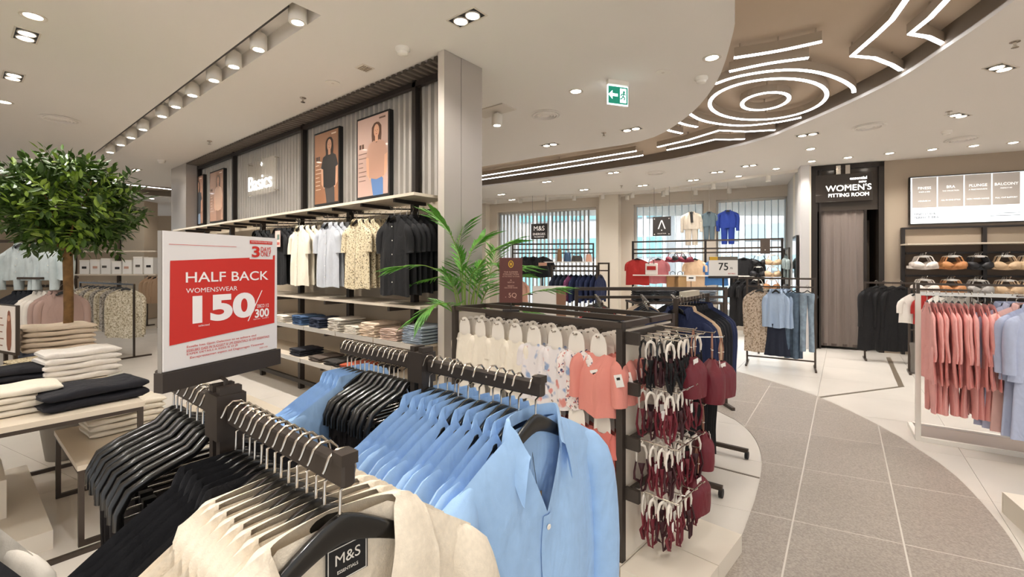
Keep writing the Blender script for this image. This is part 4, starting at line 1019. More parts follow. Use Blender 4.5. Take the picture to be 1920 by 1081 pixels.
def stext(body, u0, v0, u1, size_px, m, bold=0.0, name='lettering', sp=1.0, atl=False):
    (xa, za), (xb_, zb) = SP(u0, v0), SP(u1, v0)
    me = text_mesh(body, 0.1, m, 0.0, bold, 'LEFT', sp); xs = [v.co.x for v in me.vertices]; ys_ = [v.co.y for v in me.vertices]
    wv = max(xs)-min(xs); hv = max(ys_)-min(ys_); zt_ = SP((u0+u1)/2, v0-size_px/2)[1]-SP((u0+u1)/2, v0+size_px/2)[1]
    sx, sy = (xb_-xa)/wv, zt_/hv
    # vertical placement from both ends of the line
    o = link(name, me, bd, (xa-min(xs)*sx, y_-0.0005, (SP(u0, v0)[1] if atl else SP((u0+u1)/2, v0)[1])-(max(ys_)+min(ys_))/2*sy), (PI/2,0,0), (sx, sy, 1))
stext('3', 545, 180, 612, 80, M_RED, 0.003); stext('DAYS', 622, 164, 718, 34, M_RED, 0.0012); stext('ONLY', 622, 198, 718, 34, M_RED, 0.0012)
stext('HALF BACK', 145, 354, 692, 68, M_SW, 0.0008); stext('WOMENSWEAR', 146, 445, 435, 32, M_SW, 0.0)
stext('150', 176, 570, 572, 186, M_SW, 0.0045); stext('300', 570, 620, 698, 62, M_SW, 0.003); stext('DISCO 112', 590, 568, 695, 24, M_SW, 0.001); stext('selected', 205, 692, 262, 14, M_SW); stext('egypt.com    stockist 2', 556, 660, 692, 11, M_SW)
flatp([(510,678),(518,678),(636,458),(628,458)], 'slash', M_SW, y_-0.0006)
stext('Esselle Ives Gjoin Dalaction to ve asileare slvd', 150, 838, 580, 19, M_RED, 0.0006, atl=True); stext('ESSELBRS GAES IN SUGGEST B UPS ESSENTIALS 10 OFF ESSENTIALS', 150, 864, 700, 17, M_RED, 0.0006, atl=True)
stext('EXPER DETAILS A SIZES IS 25 JR', 150, 889, 440, 17, M_RED, 0.0006, atl=True); stext('Excepressamen eqstm nd Dagosrages Tineorest', 165, 914, 648, 19, M_RED, 0.0006, atl=True); stext('CODE 15 FGH', 610, 868, 685, 11, M_RED)
stext('SELECTED ITEMS IN STORE TODAY', 540, 112, 726, 10, M_SW)
# --- clothes at the lower frame corner
KW = shirts('white_blouse', gc('e9e2d6', 'white_cotton', bump=0.1, bscale=300), 1, hw=0.215, L=0.75, zn=-0.06, drop=0.10, tt=0.016, td=0.020, back=1.0, sl=0.5, sr=0.06, fold=0.006, kf=3, nd=0.1, nx=0.03, seed=81, hanger=True)
# ============================================================ SHELVING ALONG THE CORRUGATED WALL
SHX0, SHX1 = WX0+0.1, -3.0
un = thing('wall_shelving', 'long wall shelving unit with black uprights and cream shelves under the corrugated panels', 'shelving', ((SHX0+SHX1)/2, 2.9, 0)); ux = un.location.x; uy = 2.9
M_SHELF = mat('shelf_cream', 'd8cbb8', 0.4); M_EDGE = mat('price_rail', 'cfc9c0', 0.3, metal=0.4)
PX = [-3.44-1.11*i for i in range(6)]
for x in PX: MB().box((x-ux, 2.80-uy, 1.08), (0.055, 0.06, 2.16)).build('upright', M_LEG, un)
cx1 = XatY(776, 2.5)
can = MB().box(((WX0+cx1)/2-ux, 2.70-uy, 2.165), (cx1-WX0, 0.40, 0.026)).build('canopy_shelf', M_SHELF, un)
for i in range(12): MB().box((cx1-0.3-i*0.52-ux, 2.70-uy, 2.135), (0.03, 0.36, 0.03)).build('bracket', M_DARK, can)
for z, y0, nm in ((1.20, 2.50, 'garment_shelf'), (0.865, 2.50, 'folding_shelf'), (0.51, 2.46, 'folding_shelf')):
    s_ = MB().box(((SHX0+SHX1)/2-ux, (y0+2.93)/2-uy, z-0.012), (SHX1-SHX0, 2.93-y0, 0.024)).build(nm, M_SHELF, un)
    if z < 1:
        for i in range(10): MB().box((SHX1-0.33-i*0.66-ux, y0-0.008-uy, z-0.016), (0.645, 0.008, 0.045)).build('price_strip', M_EDGE, s_)
    for x in PX: MB().box((x-ux, (y0+2.8)/2-uy, z-0.045), (0.03, 2.8-y0, 0.04)).build('bracket', M_LEG, s_)
MB().box(((SHX0+SHX1)/2-ux, 2.78-uy, 0.10), (SHX1-SHX0, 0.04, 0.05)).build('stretcher', M_LEG, un)
ARZ = 2.05
shirt_arms = []
for u in (748, 678, 622, 570, 528, 488): shirt_arms.append(XatY(u, 2.52))
for x in shirt_arms:
    MB().tube([(x-ux, 2.90-uy, ARZ+0.03), (x-ux, 2.44-uy, ARZ-0.006), (x-ux, 2.425-uy, ARZ+0.016)], 0.0065, 8).build('display_arm', M_DARK, un)
M_CREAMC = gc('e6dcc8', 'cream_cotton', bump=0.1, bscale=300); M_GREYC = gc('b9bcc2', 'pale_grey_cotton', bump=0.1, bscale=300)
M_SPOT = pattern_mat('spotted_cotton', 'd8c9a8', ['4a3d2c', '8a7350'], 75, 0.60)
WK = []
common = dict(hw=0.20, L=0.70, zn=-0.055, drop=0.075, tt=0.014, td=0.022, sl=0.22, sr=0.065, fold=0.008, kf=4, nd=0.05, nx=0.035, neck='round', hanger=True)
names = [('black_shirt', M_BLACKC, 'black button shirt', 'black shirts on the wall arm', 6), ('spotted_shirt', M_SPOT, 'cream shirt with brown speckle print', 'speckled shirts on the wall arm', 6), ('grey_shirt', M_GREYC, 'pale grey short-sleeved shirt', 'grey shirts on the wall arm', 6),
         ('cream_shirt', M_CREAMC, 'cream short-sleeved shirt', 'cream shirts on the wall arm', 6), ('charcoal_shirt', M_BLACKC, 'charcoal shirt beside the cream ones', 'charcoal shirts on the wall arm', 4), ('black_tee', M_BLACKC, 'black tee mostly hidden by the sale sign', 'black tops on the wall arm', 3)]
for a, (nm, m, lab, grp, n) in enumerate(names):
    kw = dict(common); kw['seed'] = 100+a*5; kw['buttons'] = 5 if a < 4 else 0
    if a == 0: kw.update(L=0.74, sl=0.24)
    K = shirts(nm, m, 2, **kw)
    for i in range(n):
        yy = 2.47+i*0.066; K.put((shirt_arms[a]+jit(0.006), yy, ARZ+0.008+(yy-2.44)*0.078), -PI/2+jit(0.05), '%s under the canopy shelf, %s from the front' % (lab, ORD[i]), grp)
    K.clean()
pt = MB().box((0,0,0), (0.13,0.004,0.19)).build('price_card', mat('card_pink', 'e7c3b8', 0.5), None, (XatY(524, 2.45), 2.43, 1.86)); tag(pt, 'pale pink printed card hanging before the charcoal shirts', 'card')
MB().box((0.02,-0.003,0.02), (0.06,0.001,0.06)).build('printed_mark', mat('card_mark', '6d8278', 0.6), pt); MB().box((0,-0.003,-0.055), (0.10,0.001,0.03)).build('printed_mark', mat('card_mark2', 'c76a5c', 0.6), pt)
MB().tube([(0,0,0.095),(0,0.0,0.18)], 0.002, 5).build('cord', M_DARK, pt)
# folded piles on the two lower shelves
FM = lambda nm, c: gc(c, nm, bump=0.12, bscale=250)
def shelf_stack(u, Y, z, n, m, label, w=0.25, d=0.30, h=0.026, mats=None, seed=0):
    stack((XatY(u, Y), Y, z), jit(0.05), n, w, d, h, m, label, 'folded clothes on the wall shelves', seed=seed, mats=mats)
shelf_stack(580, 2.66, 0.866, 4, FM('fold_denim', '3f5a7d'), 'folded mid-blue denim on the upper folding shelf', seed=1)
shelf_stack(612, 2.66, 0.866, 4, FM('fold_navy', '232c42'), 'folded navy denim on the upper folding shelf', seed=2)
shelf_stack(650, 2.66, 0.866, 5, FM('fold_stone', 'cfc7bb'), 'folded stone knit on the upper folding shelf', seed=3)
shelf_stack(680, 2.66, 0.866, 3, FM('fold_ivory', 'd9d0c3'), 'folded ivory knit on the upper folding shelf', seed=4, w=0.22)
shelf_stack(711, 2.66, 0.866, 5, FM('fold_sand', 'd8c4ae'), 'folded sand tee on the upper folding shelf', seed=5)
shelf_stack(752, 2.66, 0.866, 4, FM('fold_blush', 'c9b0a0'), 'folded blush tee on the upper folding shelf', seed=6)
shelf_stack(796, 2.66, 0.866, 6, FM('fold_slate', '9aa5b0'), 'folded slate-blue tee on the upper folding shelf', seed=7, w=0.28)
shelf_stack(575, 2.64, 0.511, 3, FM('fold_ink', '1c1d26'), 'folded ink trousers on the lower folding shelf', seed=8)
shelf_stack(612, 2.62, 0.511, 2, FM('fold_taupe', '5b4f46'), 'folded taupe trousers on the lower folding shelf', seed=9)
shelf_stack(642, 2.62, 0.511, 2, FM('fold_char', '37332f'), 'folded charcoal trousers on the lower folding shelf', seed=10)
shelf_stack(674, 2.62, 0.511, 2, FM('fold_rust', 'b4502f'), 'folded rust-orange trousers on the lower folding shelf', seed=11)
shelf_stack(712, 2.62, 0.511, 2, FM('fold_blk', '201f22'), 'folded black trousers on the lower folding shelf', seed=12)
for u, c, nm in ((545, 'fold_ivory', 'ivory'), (505, 'fold_sand', 'sand')): shelf_stack(u, 2.66, 0.866, 3, MATS[c], 'folded %s knit beside the half back sign' % nm, seed=14)

# ============================================================ TREE AND PALM
M_LEAF = mat('ficus_leaf', '4d6b22', 0.45, noise=0.45, nscale=9, second='27400f'); M_LEAF2 = mat('ficus_leaf_young', '7f9a35', 0.45, noise=0.2, nscale=20)
M_BARK = mat('bark', '7d5c34', 0.85, noise=0.3, nscale=25, bump=0.5, bscale=60); M_SOIL = mat('soil', '33261c', 0.95); M_POT = mat('pot_grey', '8d857b', 0.6)
tp = C2W((127-CX)/F_PX*3.7, 3.7); tr = thing('potted_tree', 'round-crowned potted tree with a bare slim trunk beside the folded-clothes table', 'tree', tp)
CZ, CR = 2.03, 0.47
MB().lathe([(0.13,0),(0.17,0.32),(0.18,0.34),(0.165,0.34),(0.155,0.30)], 24).build('pot', M_POT, tr, smooth=True); MB().lathe([(0.155,0.305),(0.0,0.31)], 20).build('soil', M_SOIL, tr)
MB().tube([(0,0,0.28),(0.008,-0.004,0.7),(-0.004,0.006,1.2),(0.0,0,1.62),(0.01,0.0,1.85)], [0.036,0.033,0.031,0.032,0.02], 12).build('trunk', M_BARK, tr, smooth=True)
rr = random.Random(5); leafv = [(0,0,0),(0.30,0.17,0.02),(0.62,0.19,0.0),(1,0,-0.08),(0.62,-0.19,0.0),(0.30,-0.17,0.02),(0.45,0,-0.05)]
leaff = [(0,6,1),(1,6,2),(2,6,3),(3,6,4),(4,6,5),(5,6,0)]
leaf_me = MB().add(leafv, leaff).mesh('leaf', M_LEAF2); fol = MB(); leaves = []
for b_ in range(9):
    a = b_*2.4; MB().tube([(0,0,1.58+0.03*b_), (0.14*math.cos(a), 0.14*math.sin(a), 1.78+0.02*b_), (0.3*math.cos(a), 0.3*math.sin(a), 1.9+0.04*b_)], [0.014,0.009,0.004], 6).build('branch', M_BARK, tr)
ntw = 430
for t_ in range(ntw):
    zz = 1-2*(t_+0.5)/ntw; ph = t_*2.39996; rad = math.sqrt(1-zz*zz)
    dirv = Vector((rad*math.cos(ph), rad*math.sin(ph), zz)); R = CR*rr.uniform(0.62, 1.08)*(1.0 if zz > -0.5 else 0.9)
    if rr.random() < 0.10: R *= 1.16
    org = Vector((0,0,CZ))
    tip = org+Vector((dirv.x*R*1.05, dirv.y*R*1.05, dirv.z*R*0.95)); start = org+(tip-org)*(1-0.24/max(R, .2)); grow = ((tip-start).normalized()+Vector((rr.uniform(-.5,.5), rr.uniform(-.5,.5), rr.uniform(-0.1,.7)))).normalized()
    base_ = tip-grow*0.17
    fol.tube([base_, tip], [0.0028, 0.0012], 4)
    side = grow.cross(Vector((rr.uniform(-1,1), rr.uniform(-1,1), rr.uniform(-1,1)))).normalized()
    for k in range(9):
        q = base_.lerp(tip, k/8); sg_n = 1 if k % 2 else -1
        dv = (grow*(0.55 if k < 8 else 1.0)+side*sg_n*(0.85 if k < 8 else 0.0)+Vector((0,0,-0.12+rr.uniform(-.2,.2)))).normalized()
        upv = (Vector((0,0,1))+Vector((rr.uniform(-.6,.6), rr.uniform(-.6,.6), 0))); s2 = dv.cross(upv).normalized(); u2 = s2.cross(dv)
        ln = rr.uniform(0.068, 0.098)*(0.8 if k in (0, 8) else 1)
        M = Matrix(((dv.x*ln, s2.x*ln, u2.x*ln, q.x), (dv.y*ln, s2.y*ln, u2.y*ln, q.y), (dv.z*ln, s2.z*ln, u2.z*ln, q.z), (0,0,0,1)))
        leaves.append((M, dirv))
view = (Vector((0,0,H))-(tp+Vector((0,0,CZ)))).normalized()
leaves.sort(key=lambda e: -(e[0].translation-Vector((0,0,CZ))).dot(view))
for i, (M, dv) in enumerate(leaves):
    if i % 2 == 0 and i < 600:
        o = link('leaf', leaf_me, tr); o.matrix_local = M
    else: fol.add(leafv, leaff, M)
fo = fol.build('foliage', M_LEAF, tr); fo['kind'] = 'stuff'
# palm
pp = C2W((880-CX)/F_PX*3.75, 3.75); pm = thing('potted_palm', 'potted palm with arching feathery fronds beside the silver column', 'palm', pp)
M_PALM = mat('palm_leaf', '6aa83c', 0.42, noise=0.3, nscale=12, second='3f7a24'); M_PALMS = mat('palm_stem', '7c9440', 0.5)
MB().lathe([(0.15,0),(0.19,0.42),(0.20,0.44),(0.185,0.44),(0.175,0.40)], 24).build('pot', M_POT, pm, smooth=True); MB().lathe([(0.175,0.405),(0.0,0.41)], 20).build('soil', M_SOIL, pm)
plv, plf = [(0,0,0),(0.25,0.05,0.012),(0.6,0.045,0.0),(1,0,-0.10),(0.6,-0.045,0.0),(0.25,-0.05,0.012),(0.4,0,-0.016)], [(0,6,1),(1,6,2),(2,6,3),(3,6,4),(4,6,5),(5,6,0)]
pl_me = MB().add(plv, plf).mesh('leaflet', M_PALM)
fr_def = [([(878,640),(852,545),(805,500),(742,500)], [3.75,3.68,3.6,3.5]), ([(878,640),(868,520),(848,445),(818,405)], [3.75,3.75,3.7,3.62]), ([(880,640),(890,540),(912,480),(962,452)], [3.75,3.78,3.82,3.9]),
          ([(885,640),(930,590),(985,552),(1042,540)], [3.75,3.72,3.68,3.6]), ([(880,640),(880,545),(900,500),(938,492)], [3.75,3.7,3.6,3.45]), ([(875,640),(858,575),(838,552),(800,560)], [3.75,3.65,3.5,3.4]),
          ([(880,640),(902,570),(938,528),(975,515)], [3.75,3.9,4.05,4.2]), ([(876,640),(866,540),(858,470),(868,425)], [3.75,3.85,3.95,4.05])]
fr_def = [fd_ for fd_ in fr_def if fd_[0][-1] != (800,560)]
NF = len(fr_def)
fr_def += [([(878,640),(860,560),(832,520),(790,528)], [3.75,3.82,3.9,4.0]), ([(880,640),(895,550),(925,510),(972,500)], [3.75,3.65,3.5,3.35]), ([(880,640),(872,550),(880,480),(905,445)], [3.75,3.8,3.9,4.0]), ([(882,640),(915,590),(950,575),(1000,585)], [3.75,3.6,3.4,3.3]), ([(876,640),(850,590),(822,570),(790,590)], [3.75,3.6,3.45,3.35]), ([(880,640),(885,560),(915,520),(930,470)], [3.75,3.9,4.1,4.3])]
rest = MB()
rr = random.Random(9)
for fi, (pxs, ds) in enumerate(fr_def):
    ctrl = [WD(u, v, d)-pp for (u, v), d in zip(pxs, ds)]; ctrl[0] = Vector((0,0,0.42)); pts = []
    P = [ctrl[0]]+ctrl
    for i in range(len(ctrl)-1):
        p0, p1, p2, p3 = ctrl[max(i-1,0)], ctrl[i], ctrl[i+1], ctrl[min(i+2,len(ctrl)-1)]
        for s_ in range(8):
            t = s_/8; pts.append(0.5*((2*p1)+(p2-p0)*t+(2*p0-5*p1+4*p2-p3)*t*t+(3*p1-p0-3*p2+p3)*t**3))
    pts.append(ctrl[-1]); m = len(pts)
    fd = MB().tube(pts, [0.008*(1-0.8*i/m) for i in range(m)], 6).build('frond', M_PALMS, pm, smooth=True)
    for k in range(20):
        f_ = 0.34+0.66*(k+0.5)/20; i = min(m-2, int(f_*(m-1))); q = pts[i].lerp(pts[i+1], f_*(m-1)-i); tg_ = (pts[i+1]-pts[i]).normalized()
        sdv = tg_.cross(Vector((0,0,1))); sdv = sdv.normalized() if sdv.length > 0.1 else Vector((CA,SA,0))
        ln = 0.30*math.sin(PI*min(1, 0.22+0.78*(1-abs(f_-0.62)*1.55)))*0.95*(0.62 if f_ > 0.93 else 1)
        for sd in (-1, 1):
            dv = (tg_*(0.45+0.6*f_)+sdv*sd*(0.95-0.35*f_)+Vector((0,0,-0.10+rr.uniform(-.12,.12)))).normalized(); s2 = dv.cross(Vector((0,0,1))+tg_*0.3).normalized(); u2 = s2.cross(dv)
            M = Matrix(((dv.x*ln, s2.x*ln*1.4, u2.x*ln, q.x), (dv.y*ln, s2.y*ln*1.4, u2.y*ln, q.y), (dv.z*ln, s2.z*ln*1.4, u2.z*ln, q.z), (0,0,0,1)))
            if fi < NF: o = link('leaflet', pl_me, fd); o.matrix_local = M
            else: rest.add(plv, plf, M)

ro = rest.build('foliage', M_PALM, pm); ro['kind'] = 'stuff'
# ============================================================ TABLES WITH FOLDED CLOTHES
C1 = WZ(269, 752, 0.76); C2 = WZ(147, 873, 0.45)
def frame_table(x0, x1, y0, y1, z, label, skirt=False, foot=True):
    t = thing('display_table', label, 'table', ((x0+x1)/2, (y0+y1)/2, 0)); W, D = x1-x0, y1-y0
    MB().box((0,0,z-0.014), (W+0.01,D+0.01,0.028)).build('tabletop', M_SHELF, t)
    for sx in (-1,1):
        MB().box((sx*(W/2-0.0125),0,z-0.039), (0.025,D,0.022)).build('apron', M_DARKB, t)
        for sy in (-1,1): MB().box((sx*(W/2-0.0125),sy*(D/2-0.0125),(z-0.05)/2), (0.025,0.025,z-0.05)).build('leg', M_DARKB, t)
        if foot: MB().box((sx*(W/2-0.0125),0,0.0125), (0.025,D-0.05,0.025)).build('foot_rail', M_DARKB, t)
    for sy in (-1,1): MB().box((0,sy*(D/2-0.0125),z-0.039), (W-0.05,0.025,0.022)).build('apron', M_DARKB, t)
    return t
frame_table(C1.x-1.55, C1.x, C1.y-1.5, C1.y, 0.76, 'higher nesting table with dark frame and piles of folded clothes')
frame_table(C2.x-0.85, C2.x, C2.y, C2.y+1.15, 0.45, 'low nesting table pushed under the higher one')
# cream plinth blocks under the higher table
b = MB().box((C1.x-0.85, C1.y-0.9, 0.05), (1.3, 1.1, 0.10)).build('display_plinth', M_CREAM); tag(b, 'flat cream plinth on the floor under the higher table', 'plinth')
b = MB().box((C1.x-1.0, C1.y-0.95, 0.21), (0.85, 0.9, 0.22)).build('display_plinth', M_CREAM); tag(b, 'thick cream block stacked on the flat plinth', 'plinth')
def tstack(u, v, z, n, w, d, h, m, label, rz=0.0, seed=0, mats=None):
    p = WZ(u, v, z); stack((p.x, p.y, z+0.001), -PI/2+rz, n, w, d, h, m, label, 'folded clothes on the nesting tables', seed=seed, mats=mats)
M_FNAVY = FM('fold_midnight', '14141c'); M_FWH = FM('fold_white', 'e6e0d8'); M_FBEI = FM('fold_beige', 'dcc9b2'); M_FCR = FM('fold_cream', 'e4dac9'); M_FBG = FM('fold_bluegrey', '4a4f5c')
tstack(170, 752, 0.76, 2, 0.46, 0.30, 0.055, M_FNAVY, 'navy jumper on the front table edge', 0.1, 31)
tstack(30, 770, 0.76, 4, 0.34, 0.28, 0.034, M_FCR, 'cream jumper on the front table edge', 0.05, 32)
tstack(148, 706, 0.76, 5, 0.40, 0.28, 0.040, M_FWH, 'white jumper behind the navy pile', 0.12, 33)
tstack(108, 682, 0.76, 8, 0.42, 0.30, 0.040, M_FBEI, 'beige jumper in the tall pile', 0.05, 34, mats=[M_FBG, M_FBG, M_FBG, M_FBEI, M_FBEI, M_FBEI, M_FBEI, M_FBEI])
tstack(20, 722, 0.76, 3, 0.36, 0.26, 0.040, M_FNAVY, 'navy jumper by the picture stand', -0.1, 35)
tstack(95, 738, 0.76, 1, 0.22, 0.20, 0.05, M_FCR, 'crumpled cream tee between the navy and white piles', 0.5, 36)
tstack(232, 800, 0.45, 5, 0.40, 0.28, 0.038, M_FCR, 'cream jumper on the low table', 0.05, 37)
tstack(70, 700, 0.76, 4, 0.30, 0.2, 0.03, M_SPOT, 'speckled blouse beside the tall beige pile', 0.3, 38)
# picture stand on the table
ps_ = WZ(22, 700, 0.76); psn = thing('picture_stand', 'framed fashion picture on two dark legs standing on the higher table', 'picture', (ps_.x, ps_.y, 0.76), math.radians(14))
zb = 0.14; PW, PH = 0.30, 0.36
for sx in (-0.10, 0.06): MB().box((sx, 0, zb/2), (0.02, 0.02, zb)).build('leg', M_DARKB, psn)
MB().box((-0.02, 0, 0.006), (0.26, 0.12, 0.012)).build('foot', M_DARKB, psn)
MB().box((-0.05, 0, zb+PH/2), (PW, 0.022, PH)).build('frame', M_DARKB, psn)
pr = MB().box((-0.05, -0.0125, zb+PH/2+0.008), (PW-0.012, 0.003, PH-0.028)).build('print', mat('print_white', 'e2dad2', 0.4), psn)
fig = [(-0.03,0.02),(-0.055,0.06),(-0.06,0.16),(-0.045,0.25),(-0.03,0.30),(0,0.315),(0.03,0.30),(0.045,0.25),(0.06,0.16),(0.055,0.06),(0.03,0.02)]
MB().add([(-0.0+x*0.7, -0.0145, zb+0.01+z) for x, z in fig], [tuple(range(11))]).build('printed_figure', mat('print_brown', '8d5b47', 0.4), pr)
MB().lathe([(0.022,-0.0005),(0.022,0.0005)], 14, M=Matrix.Translation((0.0,-0.0155,zb+0.265)) @ Matrix.Rotation(PI/2,4,'X')).build('printed_face', mat('print_skin2', 'c9987e', 0.4), pr)
for i in range(5): MB().box((-0.14+0.02*(i % 2), -0.0145, zb+0.06+i*0.05), (0.06, 0.001, 0.008)).build('printed_line', MATS['print_brown'], pr)
# near-corner clothes
def corner_cloth(K, u, v, d, label):
    p = WD(u, v, d); q = p-Vector((CA,SA,0))*0.215; K.put((q.x, q.y, p.z+0.158), A-PI/2, label, 'clothes at the frame corner'); K.clean()
corner_cloth(KW, 62, 1000, 0.82, 'white blouse cut by the lower frame corner')
KD = shirts('ink_blouse', M_NAVYBLK, 1, hw=0.215, L=0.75, zn=-0.06, drop=0.10, tt=0.016, td=0.02, back=1.0, sl=0.5, sr=0.06, fold=0.006, kf=3, nd=0.1, nx=0.03, seed=91, hanger=True)
corner_cloth(KD, 110, 1090, 0.70, 'ink black blouse cut by the lower frame corner')
ra_, rb_ = C2W(-0.899, 0.68), C2W(-1.27, 0.96); cc = (ra_+rb_)/2
cr = thing('corner_rail', 'dark clothes rail holding the two blouses at the frame corner', 'clothes rack', cc, math.atan2(rb_.y-ra_.y, rb_.x-ra_.x)); cl_ = (rb_-ra_).length
MB().box((0,0,1.215), (cl_,0.018,0.03)).build('rail_arm', M_LEG, cr); MB().box((cl_/2,0,0.615), (0.03,0.03,1.23)).build('post', M_LEG, cr); MB().box((cl_/2,0,0.015), (0.3,0.3,0.03)).build('foot', M_LEG, cr)
# ============================================================ CENTRE GONDOLA
GA = math.radians(-5.0); GO = C2W(0.536, 2.2); GL, GW, GT = 1.32, 0.60, 1.27
GXd = Vector((math.cos(GA), math.sin(GA), 0)); GYd = Vector((-math.sin(GA), math.cos(GA), 0))
def GP(x, y, z): return GO + GXd*x + GYd*y + Vector((0,0,z))
gd = thing('display_gondola', 'dark-framed display unit with cream end panel in mid floor', 'display unit', GO, GA)
PB = 0.10
for x in (-GL, 0):
    for y in (0, GW): MB().box((x-0.02 if x == 0 else x+0.02, y+(0.02 if y == 0 else -0.02), (GT+PB)/2), (0.034, 0.034, GT-PB)).build('post', M_LEG, gd)
for y in (0.02, 0.30, GW-0.02): MB().box((-GL/2, y, GT-0.013), (GL-0.01, 0.028, 0.026)).build('top_beam', M_DARKB, gd)
for x in (-0.02, -GL+0.02): MB().box((x, GW/2, GT-0.014), (0.03, GW, 0.028)).build('top_beam', M_DARKB, gd)
MB().box((-0.018, GW/2, (GT+PB)/2-0.02), (0.014, GW-0.08, GT-PB-0.04)).build('end_panel', M_CREAM, gd)
MB().box((-GL+0.018, GW/2, (GT+PB)/2-0.02), (0.014, GW-0.08, GT-PB-0.04)).build('end_panel', M_CREAM, gd)
MB().box((-GL/2, 0.30, (GT+PB)/2-0.03), (GL-0.06, 0.02, GT-PB-0.06)).build('centre_panel', mat('gondola_panel', '4a423b', 0.7), gd)
for i, z in enumerate((0.0,)): pass
pl = thing('gondola_plinth', 'low cream plinth carrying the dark-framed display unit', 'plinth', GO, GA)
for i, (x0, x1) in enumerate(((-GL-0.05, -0.7), (-0.695, 0.0), (0.005, 0.34))):
    for y0, y1 in ((-0.03, 0.31), (0.315, 0.66)): MB().box(((x0+x1)/2, (y0+y1)/2, PB/2), (x1-x0, y1-y0, PB)).build('plinth_board', M_CREAM, pl)
# --- children's clothes on white card hangers, rows on the long side
def card_hanger():
    out = [(-0.050,-0.105),(0.050,-0.105),(0.052,-0.075),(0.050,-0.04),(0.040,-0.008),(0.02,0.012),(0,0.016),(-0.02,0.012),(-0.040,-0.008),(-0.050,-0.04),(-0.052,-0.075)]
    hole = [(0.007*math.cos(2*PI*k/10), -0.004+0.007*math.sin(2*PI*k/10)) for k in range(10)]
    return MB().prism(out, -0.0012, 0.0012, Matrix(((0,0,1,0),(1,0,0,0),(0,1,0,0),(0,0,0,1))), holes=[hole]).mesh('card_hanger', M_WHITEP)
CARD = card_hanger()
def kid(name, m, n, seed, cat='bodysuit', hw=0.090, L=0.40, sl=0.12, card=True, tagged=False, td=0.018, sr=0.036, fold=0.008, **kw):
    ps = []
    for k in range(n):
        g = Garment(hw=hw, nw=0.032, zn=-0.084, hd=0.0, drop=0.025, L=L, flare=kw.get('flare', 0.004), tt=0.008, td=td, neck='round', nd=0.02, nx=0.016, sl=sl, sr=sr, fold=fold, kf=2.5, seed=seed+k, ny=19, nr=10)
        t = make_garment(name, cat, 'x', m, g, hanger=False)
        if card: link('card_hanger', CARD, t)
        if tagged:
            MB().box((td+0.012, hw*0.75, -0.23), (0.002, 0.045, 0.06), Matrix.Rotation(0.3, 4, 'X')).build('price_tag', M_PAPER, t)
            MB().box((td+0.0135, hw*0.75, -0.22), (0.001, 0.02, 0.012), Matrix.Rotation(0.3, 4, 'X')).build('printed_mark', M_BLACK, t)
        ps.append(t)
    return Kind(ps)
M_IVORY = gc('ece2d0', 'ivory_jersey', bump=0.1, bscale=300); M_FLOR = pattern_mat('blot_print', 'e6dfdd', ['2f3f6b', 'd78f86', '8fa3c4'], 15, 0.62, width=0.07)
M_STRIPE = pattern_mat('pink_doodle', 'efe5df', ['c98078', '44486b'], 60, 0.60); M_CORAL = gc('e08f82', 'coral_jersey', bump=0.12, bscale=260)
M_CORAL2 = gc('cf7267', 'deep_coral_jersey', bump=0.12, bscale=260)
K_IV = kid('ivory_bodysuit', M_IVORY, 2, 200); K_FL = kid('floral_bodysuit', M_FLOR, 2, 210, hw=0.098, L=0.42); K_DO = kid('doodle_bodysuit', M_STRIPE, 1, 220, tagged=True)
K_CO = kid('coral_sweatshirt', M_CORAL, 2, 230, cat='sweatshirt', hw=0.125, L=0.40, sl=0.22, td=0.04, sr=0.055, tagged=True)
K_C2 = kid('coral_tunic', M_CORAL2, 2, 240, cat='top', hw=0.075, L=0.36, sl=0.10)
PEG = MB().tube([(0,0.27,0.0),(0,-0.005,-0.002),(0,-0.012,0.008)], 0.004, 7).mesh('peg', M_CHROME, True)
def peg(x, z): link('peg', PEG, gd, (x, 0.02, z))
seq = [(-1.22,K_IV,'ivory bodysuit'),(-1.06,K_IV,'ivory bodysuit'),(-0.90,K_IV,'ivory bodysuit'),(-0.745,K_IV,'ivory bodysuit'),(-0.60,K_FL,'floral bodysuit'),(-0.445,K_FL,'floral bodysuit'),(-0.30,K_DO,'doodle-print bodysuit'),(-0.155,K_CO,'coral sweatshirt')]
Z1 = 1.185
for j, (x, K, lab) in enumerate(seq):
    peg(x, Z1-0.004)
    for i in range(4):
        K.put(GP(x+jit(0.004), 0.035+i*0.055, Z1), GA-PI/2+jit(0.06), '%s on the top row, %s peg from the palm, %s deep' % (lab, ORD[j], ORD[i]), 'children\'s clothes on the top row')
Z2 = 0.80
for j in range(8):
    x = -1.22+j*0.155; peg(x, Z2-0.004)
    K = K_C2 if j > 3 else K_IV
    for i in range(6):
        K.put(GP(x+jit(0.004), 0.03+i*0.036, Z2), GA-PI/2+jit(0.06), '%s on the middle row, %s peg from the palm, %s deep' % ('deep coral top' if j > 3 else 'ivory bodysuit', ORD[j], ORD[i]), 'children\'s clothes on the middle row')
K_GR = kid('grey_bodysuit', gc('b5aca3', 'grey_jersey'), 1, 250, hw=0.07, L=0.32, sl=0.08)
for j in range(4, 8):
    x = -1.22+j*0.155; peg(x, 0.452)
    for i in range(5): K_GR.put(GP(x+jit(0.004), 0.03+i*0.04, 0.456), GA-PI/2+jit(0.06), 'pale grey bodysuit on the bottom row, %s peg, %s deep' % (ORD[j-4], ORD[i]), 'children\'s clothes on the bottom row')
for K in (K_IV, K_FL, K_DO, K_CO, K_C2, K_GR): K.clean()
